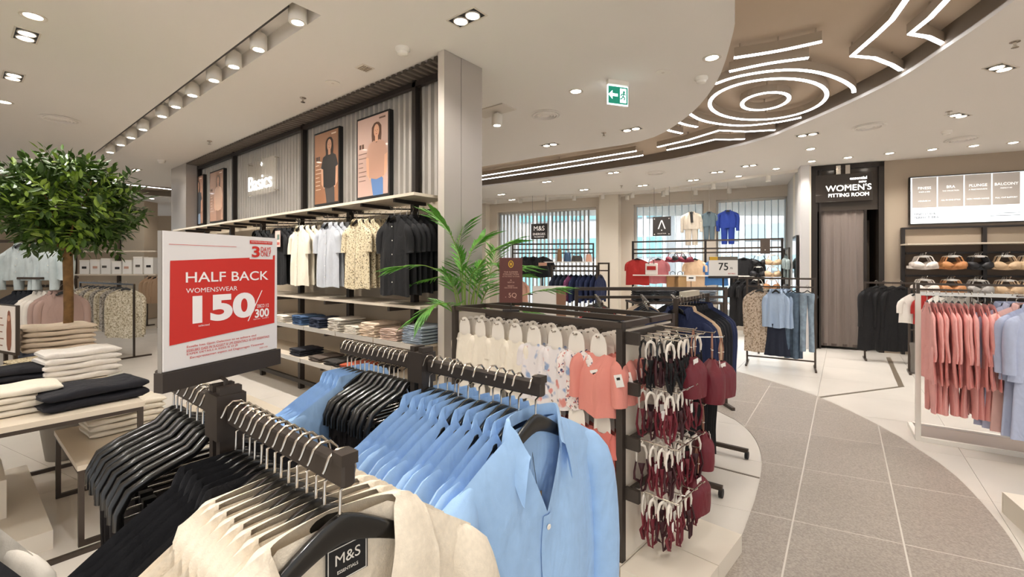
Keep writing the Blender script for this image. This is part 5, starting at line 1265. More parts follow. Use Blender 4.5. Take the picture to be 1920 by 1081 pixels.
# --- end panel: prong racks with maroon straps on white clip hangers, and maroon pouches
M_MAR = gc('6d1a28', 'maroon_satin', rough=0.5); M_MARD = gc('3a1018', 'dark_maroon', rough=0.5); M_RUST = gc('8c3526', 'rust_satin', rough=0.5)
def strap_item(name, m, mh, seed):
    r = random.Random(seed); t = thing(name, 'x', 'lingerie'); w = r.uniform(0.017, 0.024)
    h = MB().tube([(0.002,-w,-0.095),(0,-w*1.05,-0.05),(0,-w*0.6,-0.018),(0,0,-0.010),(0,w*0.6,-0.018),(0,w*1.05,-0.05),(-0.002,w,-0.09)], [0.004,0.006,0.007,0.008,0.007,0.006,0.004], 6).build('clip_hanger', mh, t, smooth=True)
    MB().tube([(0,0,-0.010),(0.0,0.006,0.0),(0,0.004,0.008),(0,-0.004,0.009)], 0.0025, 6).build('hook', mh, h)
    for sd in (-1, 1):
        a, b_ = r.uniform(0.12, 0.15), r.uniform(0.19, 0.24); k = r.uniform(-0.012, 0.012)
        MB().tube([(0.002*sd, sd*w, -0.08), (0.008+k, sd*(w+0.010), -a), (0.004*sd-k, sd*0.024+k, -a-0.03), (k, sd*0.016, -b_), (0.004, sd*0.002, -b_-0.012), (0.01*sd, sd*-0.006, -b_+0.03), (0.006, sd*0.004, -a)], [0.004,0.0055,0.007,0.007,0.005,0.005,0.003], 6).build('strap', m, t, smooth=True)
    MB().grid(lambda i, j: (0.004+0.010*math.sin(PI*i)*math.sin(PI*j), (i*2-1)*w*(0.75-0.6*j), -0.10-0.055*j), 7, 5).build('cup', m, t, smooth=True)
    if seed % 3 == 0: MB().box((0.012, 0.01, -0.11), (0.001, 0.022, 0.045)).build('price_tag', M_PAPER, t)
    return t
K_S = Kind([strap_item('maroon_strap_top', M_MAR, M_WHITEP, 1), strap_item('maroon_strap_top', M_MARD, M_WHITEP, 2), strap_item('maroon_strap_top', M_MAR, M_WHITEP, 3)])
K_D = Kind([strap_item('dark_strap_top', M_MARD, M_PLAST, 4), strap_item('dark_strap_top', M_BLACKC, M_WHITEP, 5)])
levels = [1.20, 0.955, 0.69, 0.44]
for lv, z in enumerate(levels):
    bk = MB().box((0.02, GW/2-0.02, z+0.01), (0.016, GW-0.14, 0.03)).build('prong_bar', M_LEG, gd)
    MB().box((0.035, 0.035, z-0.005), (0.075, 0.022, 0.06)).build('side_bracket', M_LEG, gd)
    for j in range(4):
        y = 0.09+j*0.098
        MB().tube([(0.02,y,z+0.004),(0.24,y,z),(0.25,y,z+0.012)], 0.0038, 6).build('prong', M_CHROME, gd)
        for i in range(4):
            x = 0.06+i*0.047+jit(0.008); K = K_D if lv == 0 else K_S
            K.put(GP(x, y+jit(0.006), z-0.008), GA-0.5+jit(0.6), '%s strap top on a clip hanger, %s level, prong %s from the front, %s out' % ('dark' if lv == 0 else 'maroon', ORD[lv], ORD[j], ORD[i]), 'strap tops on the end panel prongs')
    MB().tube([(0.235,0.09,z+0.002),(0.235,0.385,z+0.002)], 0.0035, 6).build('cross_wire', M_CHROME, gd)
K_S.clean(); K_D.clean()
def pouch(label, p, hgt, w, seed, cord=0.12):
    r = random.Random(seed); t = thing('drawstring_pouch', label, 'bag', p, r.uniform(-.5,.5), 'maroon pouches on the display end'); ph = r.uniform(0,6)
    def fn(i, j):
        a = 2*PI*i; z = -hgt*j; wd = w*(0.22+0.78*math.sin(min(1, j*2.4)*PI/2))*(1-0.12*max(0, j-0.8)*5*0.5)
        sq = lambda v: (abs(v)**0.75)*(1 if v >= 0 else -1)
        pl_ = 1+0.10*math.sin(9*a+ph)*max(0, 1-j*3)
        return (wd*0.32*sq(math.cos(a))*pl_, wd*0.5*sq(math.sin(a))*pl_, z)
    g = MB().grid(fn, 30, 14, True); g.f.append(tuple(range(13*30, 14*30))); g.build('pouch_body', M_MAR, t, smooth=60)
    MB().tube([(0,-0.012,0.0),(0,-0.02,cord*0.5),(0,0,cord),(0,0.02,cord*0.5),(0,0.012,0)], 0.004, 6).build('cord', mat('cord_tan', 'a0735f', 0.8), t)
    for s_ in (-1,1): MB().lathe([(0,-0.006),(0.007,0),(0,0.006)], 8, (0,s_*0.019,cord*0.35)).build('cord_bead', M_WHITEP, t)
    MB().box((w*0.17,-w*0.15,-hgt*0.14), (0.002,0.04,0.055), Matrix.Rotation(0.15,4,'X')).build('price_tag', M_PAPER, t)
pz = [(1335,672,2.42,0.22,0.20,'large maroon drawstring pouch hung highest at the display end'),(1352,676,2.62,0.20,0.19,'maroon drawstring pouch just behind the highest one'),(1318,806,2.45,0.19,0.17,'maroon pouch with a wrist strap at middle height'),(1306,888,2.36,0.19,0.17,'maroon pouch hanging lowest at the display end'),(1300,668,2.30,0.2,0.16,'maroon pouch half hidden behind the dark strap tops')]
for i, (u, v, d, hg_, w_, lab) in enumerate(pz):
    p = WD(u, v, d); pouch(lab, p, hg_, w_, i, 0.14)
    loc = Matrix.Rotation(-GA,4,'Z') @ (p-GO); MB().tube([(0.0,min(GW-0.05,max(0.05,loc.y)),loc.z+0.14),(loc.x+0.01,loc.y,loc.z+0.138),(loc.x+0.018,loc.y,loc.z+0.148)], 0.0035, 6).build('long_prong', M_CHROME, gd)
# brown card sign on top
sg2 = WD(958, 572, 2.75); t = thing('brown_card_sign', 'brown upright card sign with a yellow emblem on top of the display unit', 'sign', (sg2.x, sg2.y, GT), A)
zb = (H+(HY-567)/F_PX*2.75)-GT; hh = 84/F_PX*2.75; ww = 43/F_PX*2.75
MB().box((0,0,0.006), (0.10,0.05,0.012)).build('foot', M_DARK, t); MB().tube([(0,0,0.01),(0,0,zb+0.02)], 0.004, 8).build('stem', M_DARK, t)
cd = MB().box((0,0,zb+hh/2), (ww,0.008,hh)).build('card', mat('brown_card', '5a2d22', 0.5), t)
M_YEL = mat('emblem_yellow', 'd3a62a', 0.5); M_PINKT = mat('card_ink', 'c39a86', 0.5)
MB().prism([(0.016*math.cos(a), 0.022*math.sin(a)) for a in [2*PI*k/20 for k in range(20)]], 0, 0.001, Matrix.Translation((0,-0.005,zb+hh*0.86)) @ Matrix.Rotation(PI/2,4,'X'), holes=[[(0.011*math.cos(a), 0.017*math.sin(a)) for a in [2*PI*k/20 for k in range(20)]]]).build('emblem', M_YEL, cd)
MB().prism([(0.006*math.cos(a), 0.010*math.sin(a)) for a in [2*PI*k/12 for k in range(12)]], 0, 0.001, Matrix.Translation((0,-0.005,zb+hh*0.86)) @ Matrix.Rotation(PI/2,4,'X')).build('emblem', M_YEL, cd)
for body, zz, sz in (('THE SUMMER', 0.68, 0.011), ('COLLECTION', 0.63, 0.012), ('IN THE HEART OF STORE', 0.58, 0.007), ('A', 0.5, 0.012), ('NEW IN', 0.45, 0.009), ('READY', 0.37, 0.010), ('DISCOVER MORE', 0.33, 0.008), ('. 5Q', 0.16, 0.03)):
    link('lettering', text_mesh(body, sz*1.3, M_PINKT, 0.0003), cd, (0, -0.0046, zb+hh*zz), (PI/2,0,0))

# ============================================================ NAVY COAT RACK BEHIND THE GONDOLA (rail runs away from the viewer)
M_NAVY = gc('1f2a4e', 'navy_wool', bump=0.15, bscale=260); M_SANDC = gc('d3b596', 'sand_wool'); M_INK = gc('15171f', 'ink_wool'); M_BLKC2 = gc('161517', 'black_wool')
nr0 = C2W(1.19, 3.25); nk = thing('straight_rail', 'dark wheeled clothes rail of navy and black coats behind the display unit', 'clothes rack', (nr0.x, nr0.y, 0))
NL = 0.75
MB().box((0, NL/2-0.03, 1.30), (0.018, NL, 0.03)).build('rail', M_DARKB, nk); MB().box((0, NL/2-0.03, 0.72), (0.018, NL, 0.03)).build('lower_rail', M_DARKB, nk)
for y in (-0.045, NL-0.02):
    MB().box((0, y, 0.68), (0.028, 0.028, 1.27)).build('post', M_DARKB, nk); MB().box((0.0, y, 0.065), (0.62, 0.03, 0.03)).build('foot', M_DARKB, nk)
    for sx in (-0.3, 0.3): MB().lathe([(0.03,-0.012),(0.03,0.012)], 14, M=Matrix.Translation((sx,y,0.03)) @ Matrix.Rotation(PI/2,4,'Y')).build('wheel', M_BLACK, nk)
MB().box((0, NL*0.35, 1.335), (0.05, 0.32, 0.04)).build('price_channel', mat('channel_cream', 'cfc6b2', 0.4), nk)
coat = dict(hw=0.215, L=0.60, zn=-0.055, drop=0.08, tt=0.013, td=0.02, sl=0.50, sr=0.055, fold=0.006, kf=3.5, nd=0.06, nx=0.03, neck='round', hanger=True, cat='jacket')
order = [(M_NAVY,'navy_jacket','navy jacket',2),(M_SANDC,'sand_jacket','sand jacket',1),(M_INK,'ink_jacket','ink black jacket',4),(M_NAVY,'navy_blazer','navy blazer',2)]
i = 0
for m, nm, lab, n in order:
    K = shirts(nm, m, 1, seed=300+i, buttons=3, **coat)
    for j in range(n): K.put((nr0.x+jit(0.004), nr0.y+0.0+i*0.07, 1.315), -PI/2+jit(0.06), '%s on the rail behind the display unit, %s from its near end' % (lab, ORD[i]), 'coats behind the display unit'); i += 1
    K.clean()
K = trousers('black_slacks', M_BLKC2, 2, L=0.50, w=0.13, seed=40, td=0.012)
for j in range(7): K.put((nr0.x+jit(0.01), nr0.y+0.02+j*0.09, 0.735), -PI/2+jit(0.06), 'black slacks on the lower rail behind the display unit, %s from its near end' % ORD[j], 'black slacks on the lower rail')
K.clean()
# ============================================================ FURTHER RACKS
def rail_rack(a, b, z, label, bars=(), depth=0.0, m=None, base=True, w=0.026, name='rail_rack'):
    """upright frame between two plan points"""
    m = m or M_DARKB; a = Vector((a[0], a[1], 0)); b = Vector((b[0], b[1], 0)); c = (a+b)/2; L = (b-a).length; rz = math.atan2((b-a).y, (b-a).x)
    t = thing(name, label, 'clothes rack', c, rz)
    for s_ in (-1, 1):
        MB().box((s_*(L/2-w/2), 0, z/2), (w, w, z)).build('post', m, t)
        if base: MB().box((s_*(L/2-w/2), 0, w/2), (w, 0.36 if not depth else depth, w)).build('foot', m, t)
    MB().box((0, 0, z-w/2), (L-2*w, w, w)).build('top_rail', m, t)
    for zz in bars: MB().box((0, 0, zz), (L-2*w, w*0.8, w*0.8)).build('cross_rail', m, t)
    return t, rz, L
FACE = A-PI/2                                      # facing the viewer
# --- rack with the 75 sign
pa, pb = C2W(0.69, 4.98), C2W(2.37, 5.0)
rk, rz, L = rail_rack(pa, pb, 1.31, 'low dark rail frame carrying the 75 price sign', (1.20,), w=0.036)
colsD = [(M_BLKC2, 'black'), (pattern_mat('red_floral', 'a83a3a', ['e8d9cf', '3b2022'], 30, 0.56), 'red floral'), (gc('6d665e', 'grey_marl'), 'grey marl'), (gc('20304a', 'dusk_blue'), 'dusk blue'), (gc('d9c4ae', 'nude_knit'), 'nude'), (M_BLKC2, 'black')]
base_kw = dict(hw=0.20, L=0.62, zn=-0.055, drop=0.08, tt=0.013, td=0.018, sl=0.4, sr=0.05, fold=0.006, kf=3.5, nd=0.05, nx=0.03, neck='round', hanger=True, ny=19, nr=9, placket=False)
for ai, u in enumerate((1118, 1205, 1262)):
    x0 = (u-CX)/F_PX*4.9; arm = MB(); q0, q1 = C2W(x0, 4.96, 1.22), C2W(x0*0.86+0.05, 4.2, 1.19); M_ = Matrix.Rotation(-rz, 4, 'Z') @ Matrix.Translation(-rk.location)
    MB().bar(M_ @ q0, M_ @ q1, 0.02, 0.03).build('side_arm', M_DARKB, rk)
    for i in range(6):
        m, cn = colsD[(ai*2+i//2) % len(colsD)]; K = shirts('hanging_blouse', m, 1, seed=400+ai*10+i, cat='top', **dict(base_kw, collar=None)); p = q1.lerp(q0, 0.06+i*0.15)
        K.put((p.x, p.y, p.z+0.008), FACE+jit(0.1), '%s top on the %s arm of the low frame, %s from its tip' % (cn, ['palm-side', 'middle', 'coat-side'][ai], ORD[i]), 'tops on the low frame arms')
sp_ = C2W((1356-CX)/F_PX*4.97, 4.97); t = thing('price_sign', 'white price sign reading 75 on the low dark frame', 'sign', (sp_.x, sp_.y, 1.31), A)
sw, shh = 54/F_PX*4.97, 37/F_PX*4.97
MB().tube([(0,0,0),(0,0,0.12)], 0.01, 8).build('stem', M_DARK, t); MB().box((0,0,0.11), (sw,0.03,0.025)).build('holder', M_DARK, t)
cd = MB().box((0,0,0.12+shh/2), (sw,0.008,shh)).build('card', M_PAPER, t)
MB().box((0,-0.005,0.12+shh*0.9), (sw,0.002,shh*0.17)).build('header_strip', mat('header_grey', '6b655a', 0.5), cd); MB().box((-sw*0.34,-0.0065,0.12+shh*0.9), (sw*0.28,0.002,shh*0.17)).build('header_mark', M_YEL, cd)
link('lettering', text_mesh('75', 0.115, M_BLACK, 0.0005, 0.001), cd, (0.0, -0.0055, 0.12+shh*0.47), (PI/2,0,0)); link('lettering', text_mesh('.95', 0.03, M_BLACK, 0.0005), cd, (0.085, -0.0055, 0.12+shh*0.40), (PI/2,0,0)); link('lettering', text_mesh('BEST PRICE', 0.016, M_RED, 0.0005), cd, (0.09, -0.0055, 0.12+shh*0.13), (PI/2,0,0))
# --- tall table of dark folded clothes
ft = thing('display_table', 'tall dark table of grey folded clothes behind the low frame', 'table', C2W(2.55, 7.2), A)
MB().box((0,0,0.97), (1.35,0.6,0.03)).build('tabletop', M_DARKB, ft)
for sx in (-1,1):
    for sy in (-1,1): MB().box((sx*0.65,sy*0.28,0.48), (0.03,0.03,0.955)).build('leg', M_DARKB, ft)
for j, (dx, c, nm) in enumerate([(-0.48,'3b3a3c','charcoal'),(-0.14,'4a4a4e','graphite'),(0.2,'2f2e31','soot'),(0.5,'55565c','slate')]):
    p = C2W(2.55+dx, 7.2); stack((p.x, p.y, 0.985), A, 5, 0.28, 0.3, 0.035, FM('fold_'+nm, c), '%s knit on the tall dark table' % nm, 'folded clothes on the tall table', seed=60+j)
# --- jeans rack
ja, jb = C2W(3.72, 7.2), C2W(4.51, 6.72)
rk, jz, L = rail_rack(ja, jb, 1.36, 'slim bronze rail frame of jeans and shirts before the fitting room', (1.22, 0.12), depth=0.5)
def jp(f, z, off=0.0): p = ja.lerp(jb, f); return Vector((p.x-math.sin(jz)*off, p.y+math.cos(jz)*off, z))
JF = jz-PI/2
K = shirts('printed_dress', pattern_mat('taupe_print', 'c4b39f', ['7d6a58', 'a08c76'], 42, 0.56), 1, seed=500, cat='dress', **dict(base_kw, L=1.02, hw=0.19, sl=0.62, collar=None))
for i in range(2): K.put(jp(0.20+i*0.02, 1.25, 0.0+i*0.05), JF+0.15, 'taupe printed dress at the post of the jeans rack, %s' % ['front', 'behind'][i], 'dresses on the jeans rack')
K = shirts('cream_blouse', M_CREAMC, 1, seed=505, **dict(base_kw, L=0.6, hw=0.17, sl=0.45)); K.put(jp(0.36, 1.25, 0.03), JF, 'cream blouse between printed dress and pale blue shirts', 'blouses on the jeans rack')
K = shirts('pale_blue_shirt', gc('a9bdd6', 'pale_blue_poplin'), 2, seed=510, **dict(base_kw, L=0.62, hw=0.145, sl=0.48, fold=0.018))
for i in range(3): K.put(jp(0.44+i*0.06, 1.25, -0.03+i*0.04), JF+jit(0.2), 'pale blue shirt on the jeans rack, %s of three' % ORD[i], 'pale blue shirts on the jeans rack')
K.clean()
sk = thing('navy_skirt', 'pleated navy skirt hanging under the pale blue shirts', 'skirt', jp(0.46, 0.62), JF)
MB().grid(lambda i, j: ((0.03+0.02*j)*math.cos(2*PI*i)*(1+0.25*j*math.sin(2*PI*i*9)), (0.13+0.05*j)*math.sin(2*PI*i), -0.46*j), 72, 6, True).build('pleats', gc('1c2233', 'navy_crepe'), sk, smooth=True)
MB().grid(lambda i, j: (0.032*math.cos(2*PI*i), 0.133*math.sin(2*PI*i), 0.03-0.04*j), 24, 2, True).build('waistband', MATS['navy_crepe'], sk); MB().tube([(0,0,0.02),(0,0,0.60)], 0.004, 5).build('hanging_loop', M_DARK, sk)
M_DENIM = gc('56687a', 'mid_denim', noise=0.25, nscale=20); M_DENL = gc('8d9fae', 'light_denim', noise=0.3, nscale=14)
for f, m, lab, L_ in ((0.66, M_DENIM, 'mid-blue jeans on the jeans rack', 0.98), (0.72, M_DENIM, 'mid-blue jeans behind the first pair', 0.98), (0.88, M_DENL, 'light washed jeans at the end of the jeans rack', 0.86)):
    K = trousers('denim_jeans', m, 1, L=L_, w=0.105, seed=int(f*100), td=0.03, hz=-0.12); o = K.put(jp(f, 1.24, 0.0 if f != 0.72 else 0.06), JF+jit(0.1), lab, 'jeans on the rack')
    h = link('hanger', THB, o); link('hook', HOOK, h)
# ============================================================ WINDOW DISPLAYS
def BW(u, n, z): r = (u-CX)/F_PX; ox, od = -0.9+n*0.437, 13.9+n*0.9; k = (od*r-ox)/(0.9+0.437*r); return WW(k, n, z)
WF_ = WA-PI/2
fx = thing('window_display_frame', 'wide black display frame of tops and bras under the far windows', 'display unit', BW(1187, -1.2, 0), WA)
L1 = (BW(1323, -1.2, 0)-BW(1187, -1.2, 0)).length; L2 = (BW(1467, -1.2, 0)-BW(1187, -1.2, 0)).length
for x in (0, L1, L2): MB().box((x, 0, 1.06), (0.045, 0.045, 2.12)).build('post', M_DARK, fx)
for z in (2.1, 1.92, 1.83): MB().box((L2/2, 0, z), (L2, 0.035, 0.035)).build('cross_rail', M_DARKB, fx)
for z in (1.32, 1.04, 0.72): MB().box((L2/2, 0.0, z), (L2-0.05, 0.30, 0.025)).build('glass_shelf', M_WHITE, fx)
M_REDT = gc('a3231f', 'red_jersey'); M_ROSE = gc('c4767a', 'rose_jersey')
ht = dict(base_kw, hw=0.22, L=0.62, sl=0.20, collar=None, td=0.03)
def wall_top(u, v, m, label, n=-1.28, **kw):
    d_ = -BW(u, n, 0).x*SA+BW(u, n, 0).y*CA; z = H+(HY-v)/F_PX*d_; k2 = dict(ht); k2.update(kw); K = shirts(kw.pop('nm', 'display_tee'), m, 1, seed=int(u), cat='tee', **{a: b for a, b in k2.items() if a != 'nm'})
    p = BW(u, n, z); K.put(p, WF_, label, 'tops on the window display frame'); 
wall_top(1195, 478, M_REDT, 'dark red tee at the end post of the window display', hw=0.25, L=0.66)
wall_top(1234, 478, M_ROSE, 'dusty rose tee next to the dark red one', n=-1.24)
wall_top(1303, 478, gc('d8b896', 'nude_jersey'), 'nude tee in the middle of the window display', hw=0.22, L=0.68)
wall_top(1395, 476, M_BLKC2, 'black tee to one side of the 75 sign', hw=0.25, L=0.75); wall_top(1410, 478, M_BLKC2, 'black tee tucked behind the other black one', n=-1.16)
wall_top(1343, 478, gc('3a6ea8', 'bright_blue_jersey'), 'bright blue top behind the 75 sign')
def bra(name, m, mh=M_WHITEP, sc=1.0, moulded=True):
    t = thing(name, 'x', 'bra')
    for sd in (-1, 1):
        def cup(i, j):
            a = 2*PI*i; q = math.sin(PI/2*j); ca, sa = math.cos(a), math.sin(a)
            return (0.006+0.052*math.cos(PI/2*j)*(1+0.15*sa*q*-1), sd*0.083+0.080*q*ca, -0.150+0.062*q*sa+(0.020*q*ca*sd if sa > 0 else 0))
        MB().grid(cup, 18, 7, True).build('cup', m, t, smooth=True)
        MB().bar((0.012, sd*0.115, -0.092), (0.0, sd*0.080, -0.006), 0.016, 0.004, up=(1,0,0)).build('strap', m, t)
    MB().grid(lambda i, j: (0.012-0.045*abs(i*2-1)**2.2, (i*2-1)*0.178, -0.130-0.095*j+0.030*abs(i*2-1)*(1-j)*-1+0.02*abs(i*2-1)*j), 15, 3).build('band', m, t, smooth=True)
    h = MB().tube([(0,-0.085,-0.012),(0,-0.07,0.0),(0,0,0.012),(0,0.07,0.0),(0,0.085,-0.012)], 0.006, 6).build('hanger', mh, t); MB().tube([(0,0,0.012),(0,0,0.035),(0,0.012,0.05),(0,0,0.06)], 0.0025, 5).build('hook', M_CHROME, h)
    MB().box((0.012,0,-0.004), (0.003,0.09,0.028)).build('size_card', M_PAPER, h)
    return t
M_BN = gc('cfa078', 'nude_microfibre', rough=0.5); M_BT = gc('c08350', 'tan_microfibre', rough=0.5); M_BW = gc('e2d6cc', 'blush_white_microfibre', rough=0.5); M_BK = gc('17161a', 'black_microfibre', rough=0.5); M_BG = gc('a7a29d', 'grey_microfibre', rough=0.5); M_BL = gc('d8b995', 'light_nude_microfibre', rough=0.5); M_BM = gc('7d2035', 'berry_microfibre', rough=0.5)
KBR = {nm: Kind([bra(nm+'_bra', m)]) for nm, m in (('nude', M_BN), ('tan', M_BT), ('blush_white', M_BW), ('black', M_BK), ('grey', M_BG), ('light_nude', M_BL), ('berry', M_BM))}
for u, v, nm, lab in [(1262,474,'berry','berry bra beside the rose tee'),(1274,472,'black','black bra between two berry ones'),(1286,474,'berry','berry bra nearer the nude tee'),(1362,477,'light_nude','light nude bra over the 75 sign'),
        (1424,478,'black','black bra on the top window shelf'),(1450,478,'light_nude','light nude bra on the top window shelf'),(1422,500,'black','black bra on the second window shelf'),(1449,500,'light_nude','light nude bra on the second window shelf'),(1420,524,'grey','grey bra on the third window shelf'),(1447,524,'tan','tan bra on the third window shelf')]:
    p0 = BW(u, -1.36, 0); d_ = -p0.x*SA+p0.y*CA; KBR[nm].put((p0.x, p0.y, H+(HY-v)/F_PX*d_), WF_+0.1, lab, 'bras on the window display frame', (0.95,)*3)
# bags and piles on the shelves of that frame
for u, z, m, lab in [(1222,1.335,mat('bag_white','e6ded6',0.6),'white and red paper bag on the window shelf'),(1262,1.055,mat('bag_tan','9a7348',0.6),'tan tote bag on the window shelf'),(1276,1.055,mat('bag_straw','b99566',0.7),'straw tote bag on the window shelf')]:
    p = BW(u, -1.28, z+0.001); t = thing('tote_bag', lab, 'bag', p, WA)
    MB().box((0,0,0.13), (0.27,0.10,0.26), bev=0.012).build('bag_body', m, t); MB().tube([(-0.06,-0.052,0.24),(-0.05,-0.052,0.33),(0,-0.052,0.36),(0.05,-0.052,0.33),(0.06,-0.052,0.24)], 0.007, 6).build('handle', M_DARK, t)
    if 'red' in lab: MB().box((0,-0.052,0.15), (0.2,0.004,0.09)).build('printed_mark', M_REDT, t)
pc = BW(1296, -1.42, 0); d_ = -pc.x*SA+pc.y*CA
t = thing('price_card', 'small white price card clipped before the nude tee', 'card', (pc.x, pc.y, 1.26), WA); MB().box((0,0,0.0), (0.19,0.006,0.12)).build('card', M_PAPER, t); MB().box((0,0.01,-0.62), (0.012,0.012,1.26)).build('stem', M_DARK, t); MB().box((0,-0.004,0.01), (0.1,0.001,0.03)).build('printed_mark', M_BLACK, t)
bq = BW(1435, -1.28, 1.95); bn = MB().box((0,0,0), (0.18,0.01,0.32)).build('brown_tag_board', mat('brown_board', '4a3d33', 0.6), None, bq, (0,0,WA)); tag(bn, 'brown board hung on the top bar of the window display', 'sign'); MB().lathe([(0.012,-0.006),(0.012,0.006)], 10, (0,0,0), Matrix.Translation((0.0,-0.004,-0.08)) @ Matrix.Rotation(PI/2,4,'X')).build('printed_mark', M_WHITE, bn)
# hanging outfits before the window
def outfit(u, v0, v1, m, m2, label, n=-0.9, sl=0.42, scarf=False):
    p0 = BW(u, n, 0); d_ = -p0.x*SA+p0.y*CA; zt = H+(HY-v0)/F_PX*d_; zb_ = H+(HY-v1)/F_PX*d_; hgt = zt-zb_
    t = thing('hanging_outfit', label, 'outfit', (p0.x, p0.y, zt), WF_, 'outfits hung before the window'); s_ = hgt/0.86
    g = Garment(hw=0.20, nw=0.06, zn=-0.05, drop=0.06, L=0.46, flare=0.0, tt=0.02, td=0.05, neck='v', nd=0.12, nx=0.05, sl=sl, sr=0.06, fold=0.008, kf=3, seed=int(u), ny=19, nr=10)
    for o_ in [g.body().build('jacket', m, t, smooth=60)]+[g.sleeve(sd).build('sleeve', m, t, smooth=60) for sd in (-1,1)]+[g.collar(0.02,0.04,0.02).build('collar', m, t)]: o_.scale = (s_,)*3
    for sd in (-1, 1):
        b = MB().grid(lambda i, j: (0.045*math.cos(2*PI*i), sd*0.075+(0.078-0.015*j)*math.sin(2*PI*i), -0.42-0.46*j), 12, 6, True).build('trouser_leg', m2, t, smooth=True); b.scale = (s_,)*3
    if scarf: MB().bar((0.06*s_,0,-0.10*s_), (0.065*s_,0.015,-0.34*s_), 0.05, 0.012, up=(1,0,0)).build('scarf', M_BLACK, t)
    h = link('hanger', HANG_BODY, t, scale=(s_, s_*0.9, s_)); MB().tube([(0,0,-0.04),(0,0,CEIL-zt)], 0.003, 5).build('hanging_wire', M_CHROME, t)
outfit(1297, 391, 458, gc('cbbfae', 'oat_linen'), gc('cbbfae', 'oat_linen'), 'oat linen outfit with a dark scarf hung before the window', scarf=True)
outfit(1330, 392, 448, gc('5a6a72', 'slate_green'), gc('5a6a72', 'slate_green'), 'slate green short-sleeved jumpsuit hung before the window pier', sl=0.2)
outfit(1365, 388, 456, gc('1f3a8f', 'cobalt_satin'), gc('1f3a8f', 'cobalt_satin'), 'cobalt blue trouser suit hung before the window')
def hung_board(u0, u1, v0, v1, n, label, lines):
    p0 = BW((u0+u1)/2, n, 0); d_ = -p0.x*SA+p0.y*CA; w_ = (u1-u0)/F_PX*d_*1.02; z1_, z0_ = H+(HY-v0)/F_PX*d_, H+(HY-v1)/F_PX*d_; hh_ = z1_-z0_
    t = thing('hanging_sign', label, 'sign', (p0.x, p0.y, (z0_+z1_)/2), WA); bd_ = MB().box((0,0,0), (w_,0.02,hh_)).build('board', mat('sign_charcoal', '35302d', 0.6), t)
    for sx in (-0.42, 0.42): MB().tube([(sx*w_,0,hh_/2),(sx*w_,0,CEIL-(z0_+z1_)/2)], 0.003, 5).build('wire', M_DARK, t)
    for body, zz, sz, xx in lines: link('lettering', text_mesh(body, sz*hh_, M_SIGNL, 0.001, 0.0), bd_, (xx*w_, -0.012, zz*hh_), (PI/2,0,0))
M_SIGNL = mat('sign_letter_pale', 'efe9e2', 0.5, emit=0.35)
hung_board(995, 1027, 419, 448, -1.0, 'charcoal sign with white letters hung before the slatted window', [('M&S', 0.18, 0.42, 0), ('ENERGIES', -0.18, 0.2, 0), ('TO DESTINE', -0.36, 0.13, 0)])
hung_board(1225, 1257, 406, 442, -0.9, 'charcoal square sign with a large white letter A', [('\u039b', 0.05, 0.62, 0), ('.', -0.08, 0.5, 0), ('COLLECTION', -0.38, 0.07, 0)] + [('x', y, 0.12, x) for x in (-0.4, 0.4) for y in (-0.4, 0.4)])
# --- display by the slatted window
fl, fr_ = C2W((960-CX)/F_PX*10.2, 10.2), C2W((1114-CX)/F_PX*10.0, 10.0)
rk, lz, L = rail_rack(fl, fr_, 2.04, 'wide dark rail frame before the slatted window', (1.90, 1.82, 1.30, 0.9), w=0.035)
for z in (1.62,): MB().box((0.25, 0, z), (L*0.7, 0.3, 0.02)).build('shelf', M_WHITE, rk)
def on(u, d, z): return C2W((u-CX)/F_PX*d, d, z)
for u, w_, h_, c, lab in [(1049,0.11,0.28,'8d6b48','tall tan clutch bag on the slatted-window shelf'),(1064,0.16,0.20,'3d5878','denim tote bag on the slatted-window shelf'),(1082,0.25,0.13,'3a352f','dark grey slouch bag on the slatted-window shelf'),(1104,0.14,0.16,'d9a58c','peach pouch bag on the slatted-window shelf')]:
    t = thing('handbag', lab, 'bag', on(u, 10.0, 1.633), A); g = MB(); g.grid(lambda i, j: (w_/2*(1-0.25*j*j)*math.copysign(abs(math.cos(2*PI*i))**0.6, math.cos(2*PI*i)), 0.06*(1-0.4*j)*math.copysign(abs(math.sin(2*PI*i))**0.7, math.sin(2*PI*i)), h_*j), 20, 7, True); g.f.append(tuple(range(120,140))); g.build('bag_body', mat('bag_'+c, c, 0.6), t, smooth=60)
    MB().tube([(-w_*0.3,0,h_*0.95),(-w_*0.2,0,h_*1.25),(w_*0.2,0,h_*1.25),(w_*0.3,0,h_*0.95)], 0.006, 6).build('handle', M_DARK, t)
K = shirts('peach_tee', gc('d9a893', 'peach_jersey'), 1, seed=600, **dict(ht, hw=0.2)); K.put(on(972, 10.1, 1.30), FACE, 'peach tee hanging under the slatted-window frame', 'tops by the slatted window')
for i, u in enumerate((985, 1000, 1018)): K = shirts('black_hoodie', M_BLKC2, 1, seed=610+i, **dict(ht, L=0.5, hw=0.22)); K.put(on(u, 10.0, 1.82), FACE+jit(0.3), '%s black hoodie on the slatted-window frame' % ORD[i], 'tops by the slatted window')
bp_ = thing('backpack', 'rounded black backpack with a peach top panel on the slatted-window frame', 'bag', on(1017, 8.8, 1.33), A); g = MB(); g.grid(lambda i, j: (0.15*math.sin(PI*min(1, 0.5+j*0.5))**0.5*math.copysign(abs(math.cos(2*PI*i))**0.6, math.cos(2*PI*i)), 0.08*math.copysign(abs(math.sin(2*PI*i))**0.7, math.sin(2*PI*i))*(1-0.4*j**4), 0.30*j), 24, 10, True); g.f.append(tuple(range(24*9,24*10))); g.build('bag_body', M_BLKC2, bp_, smooth=60)
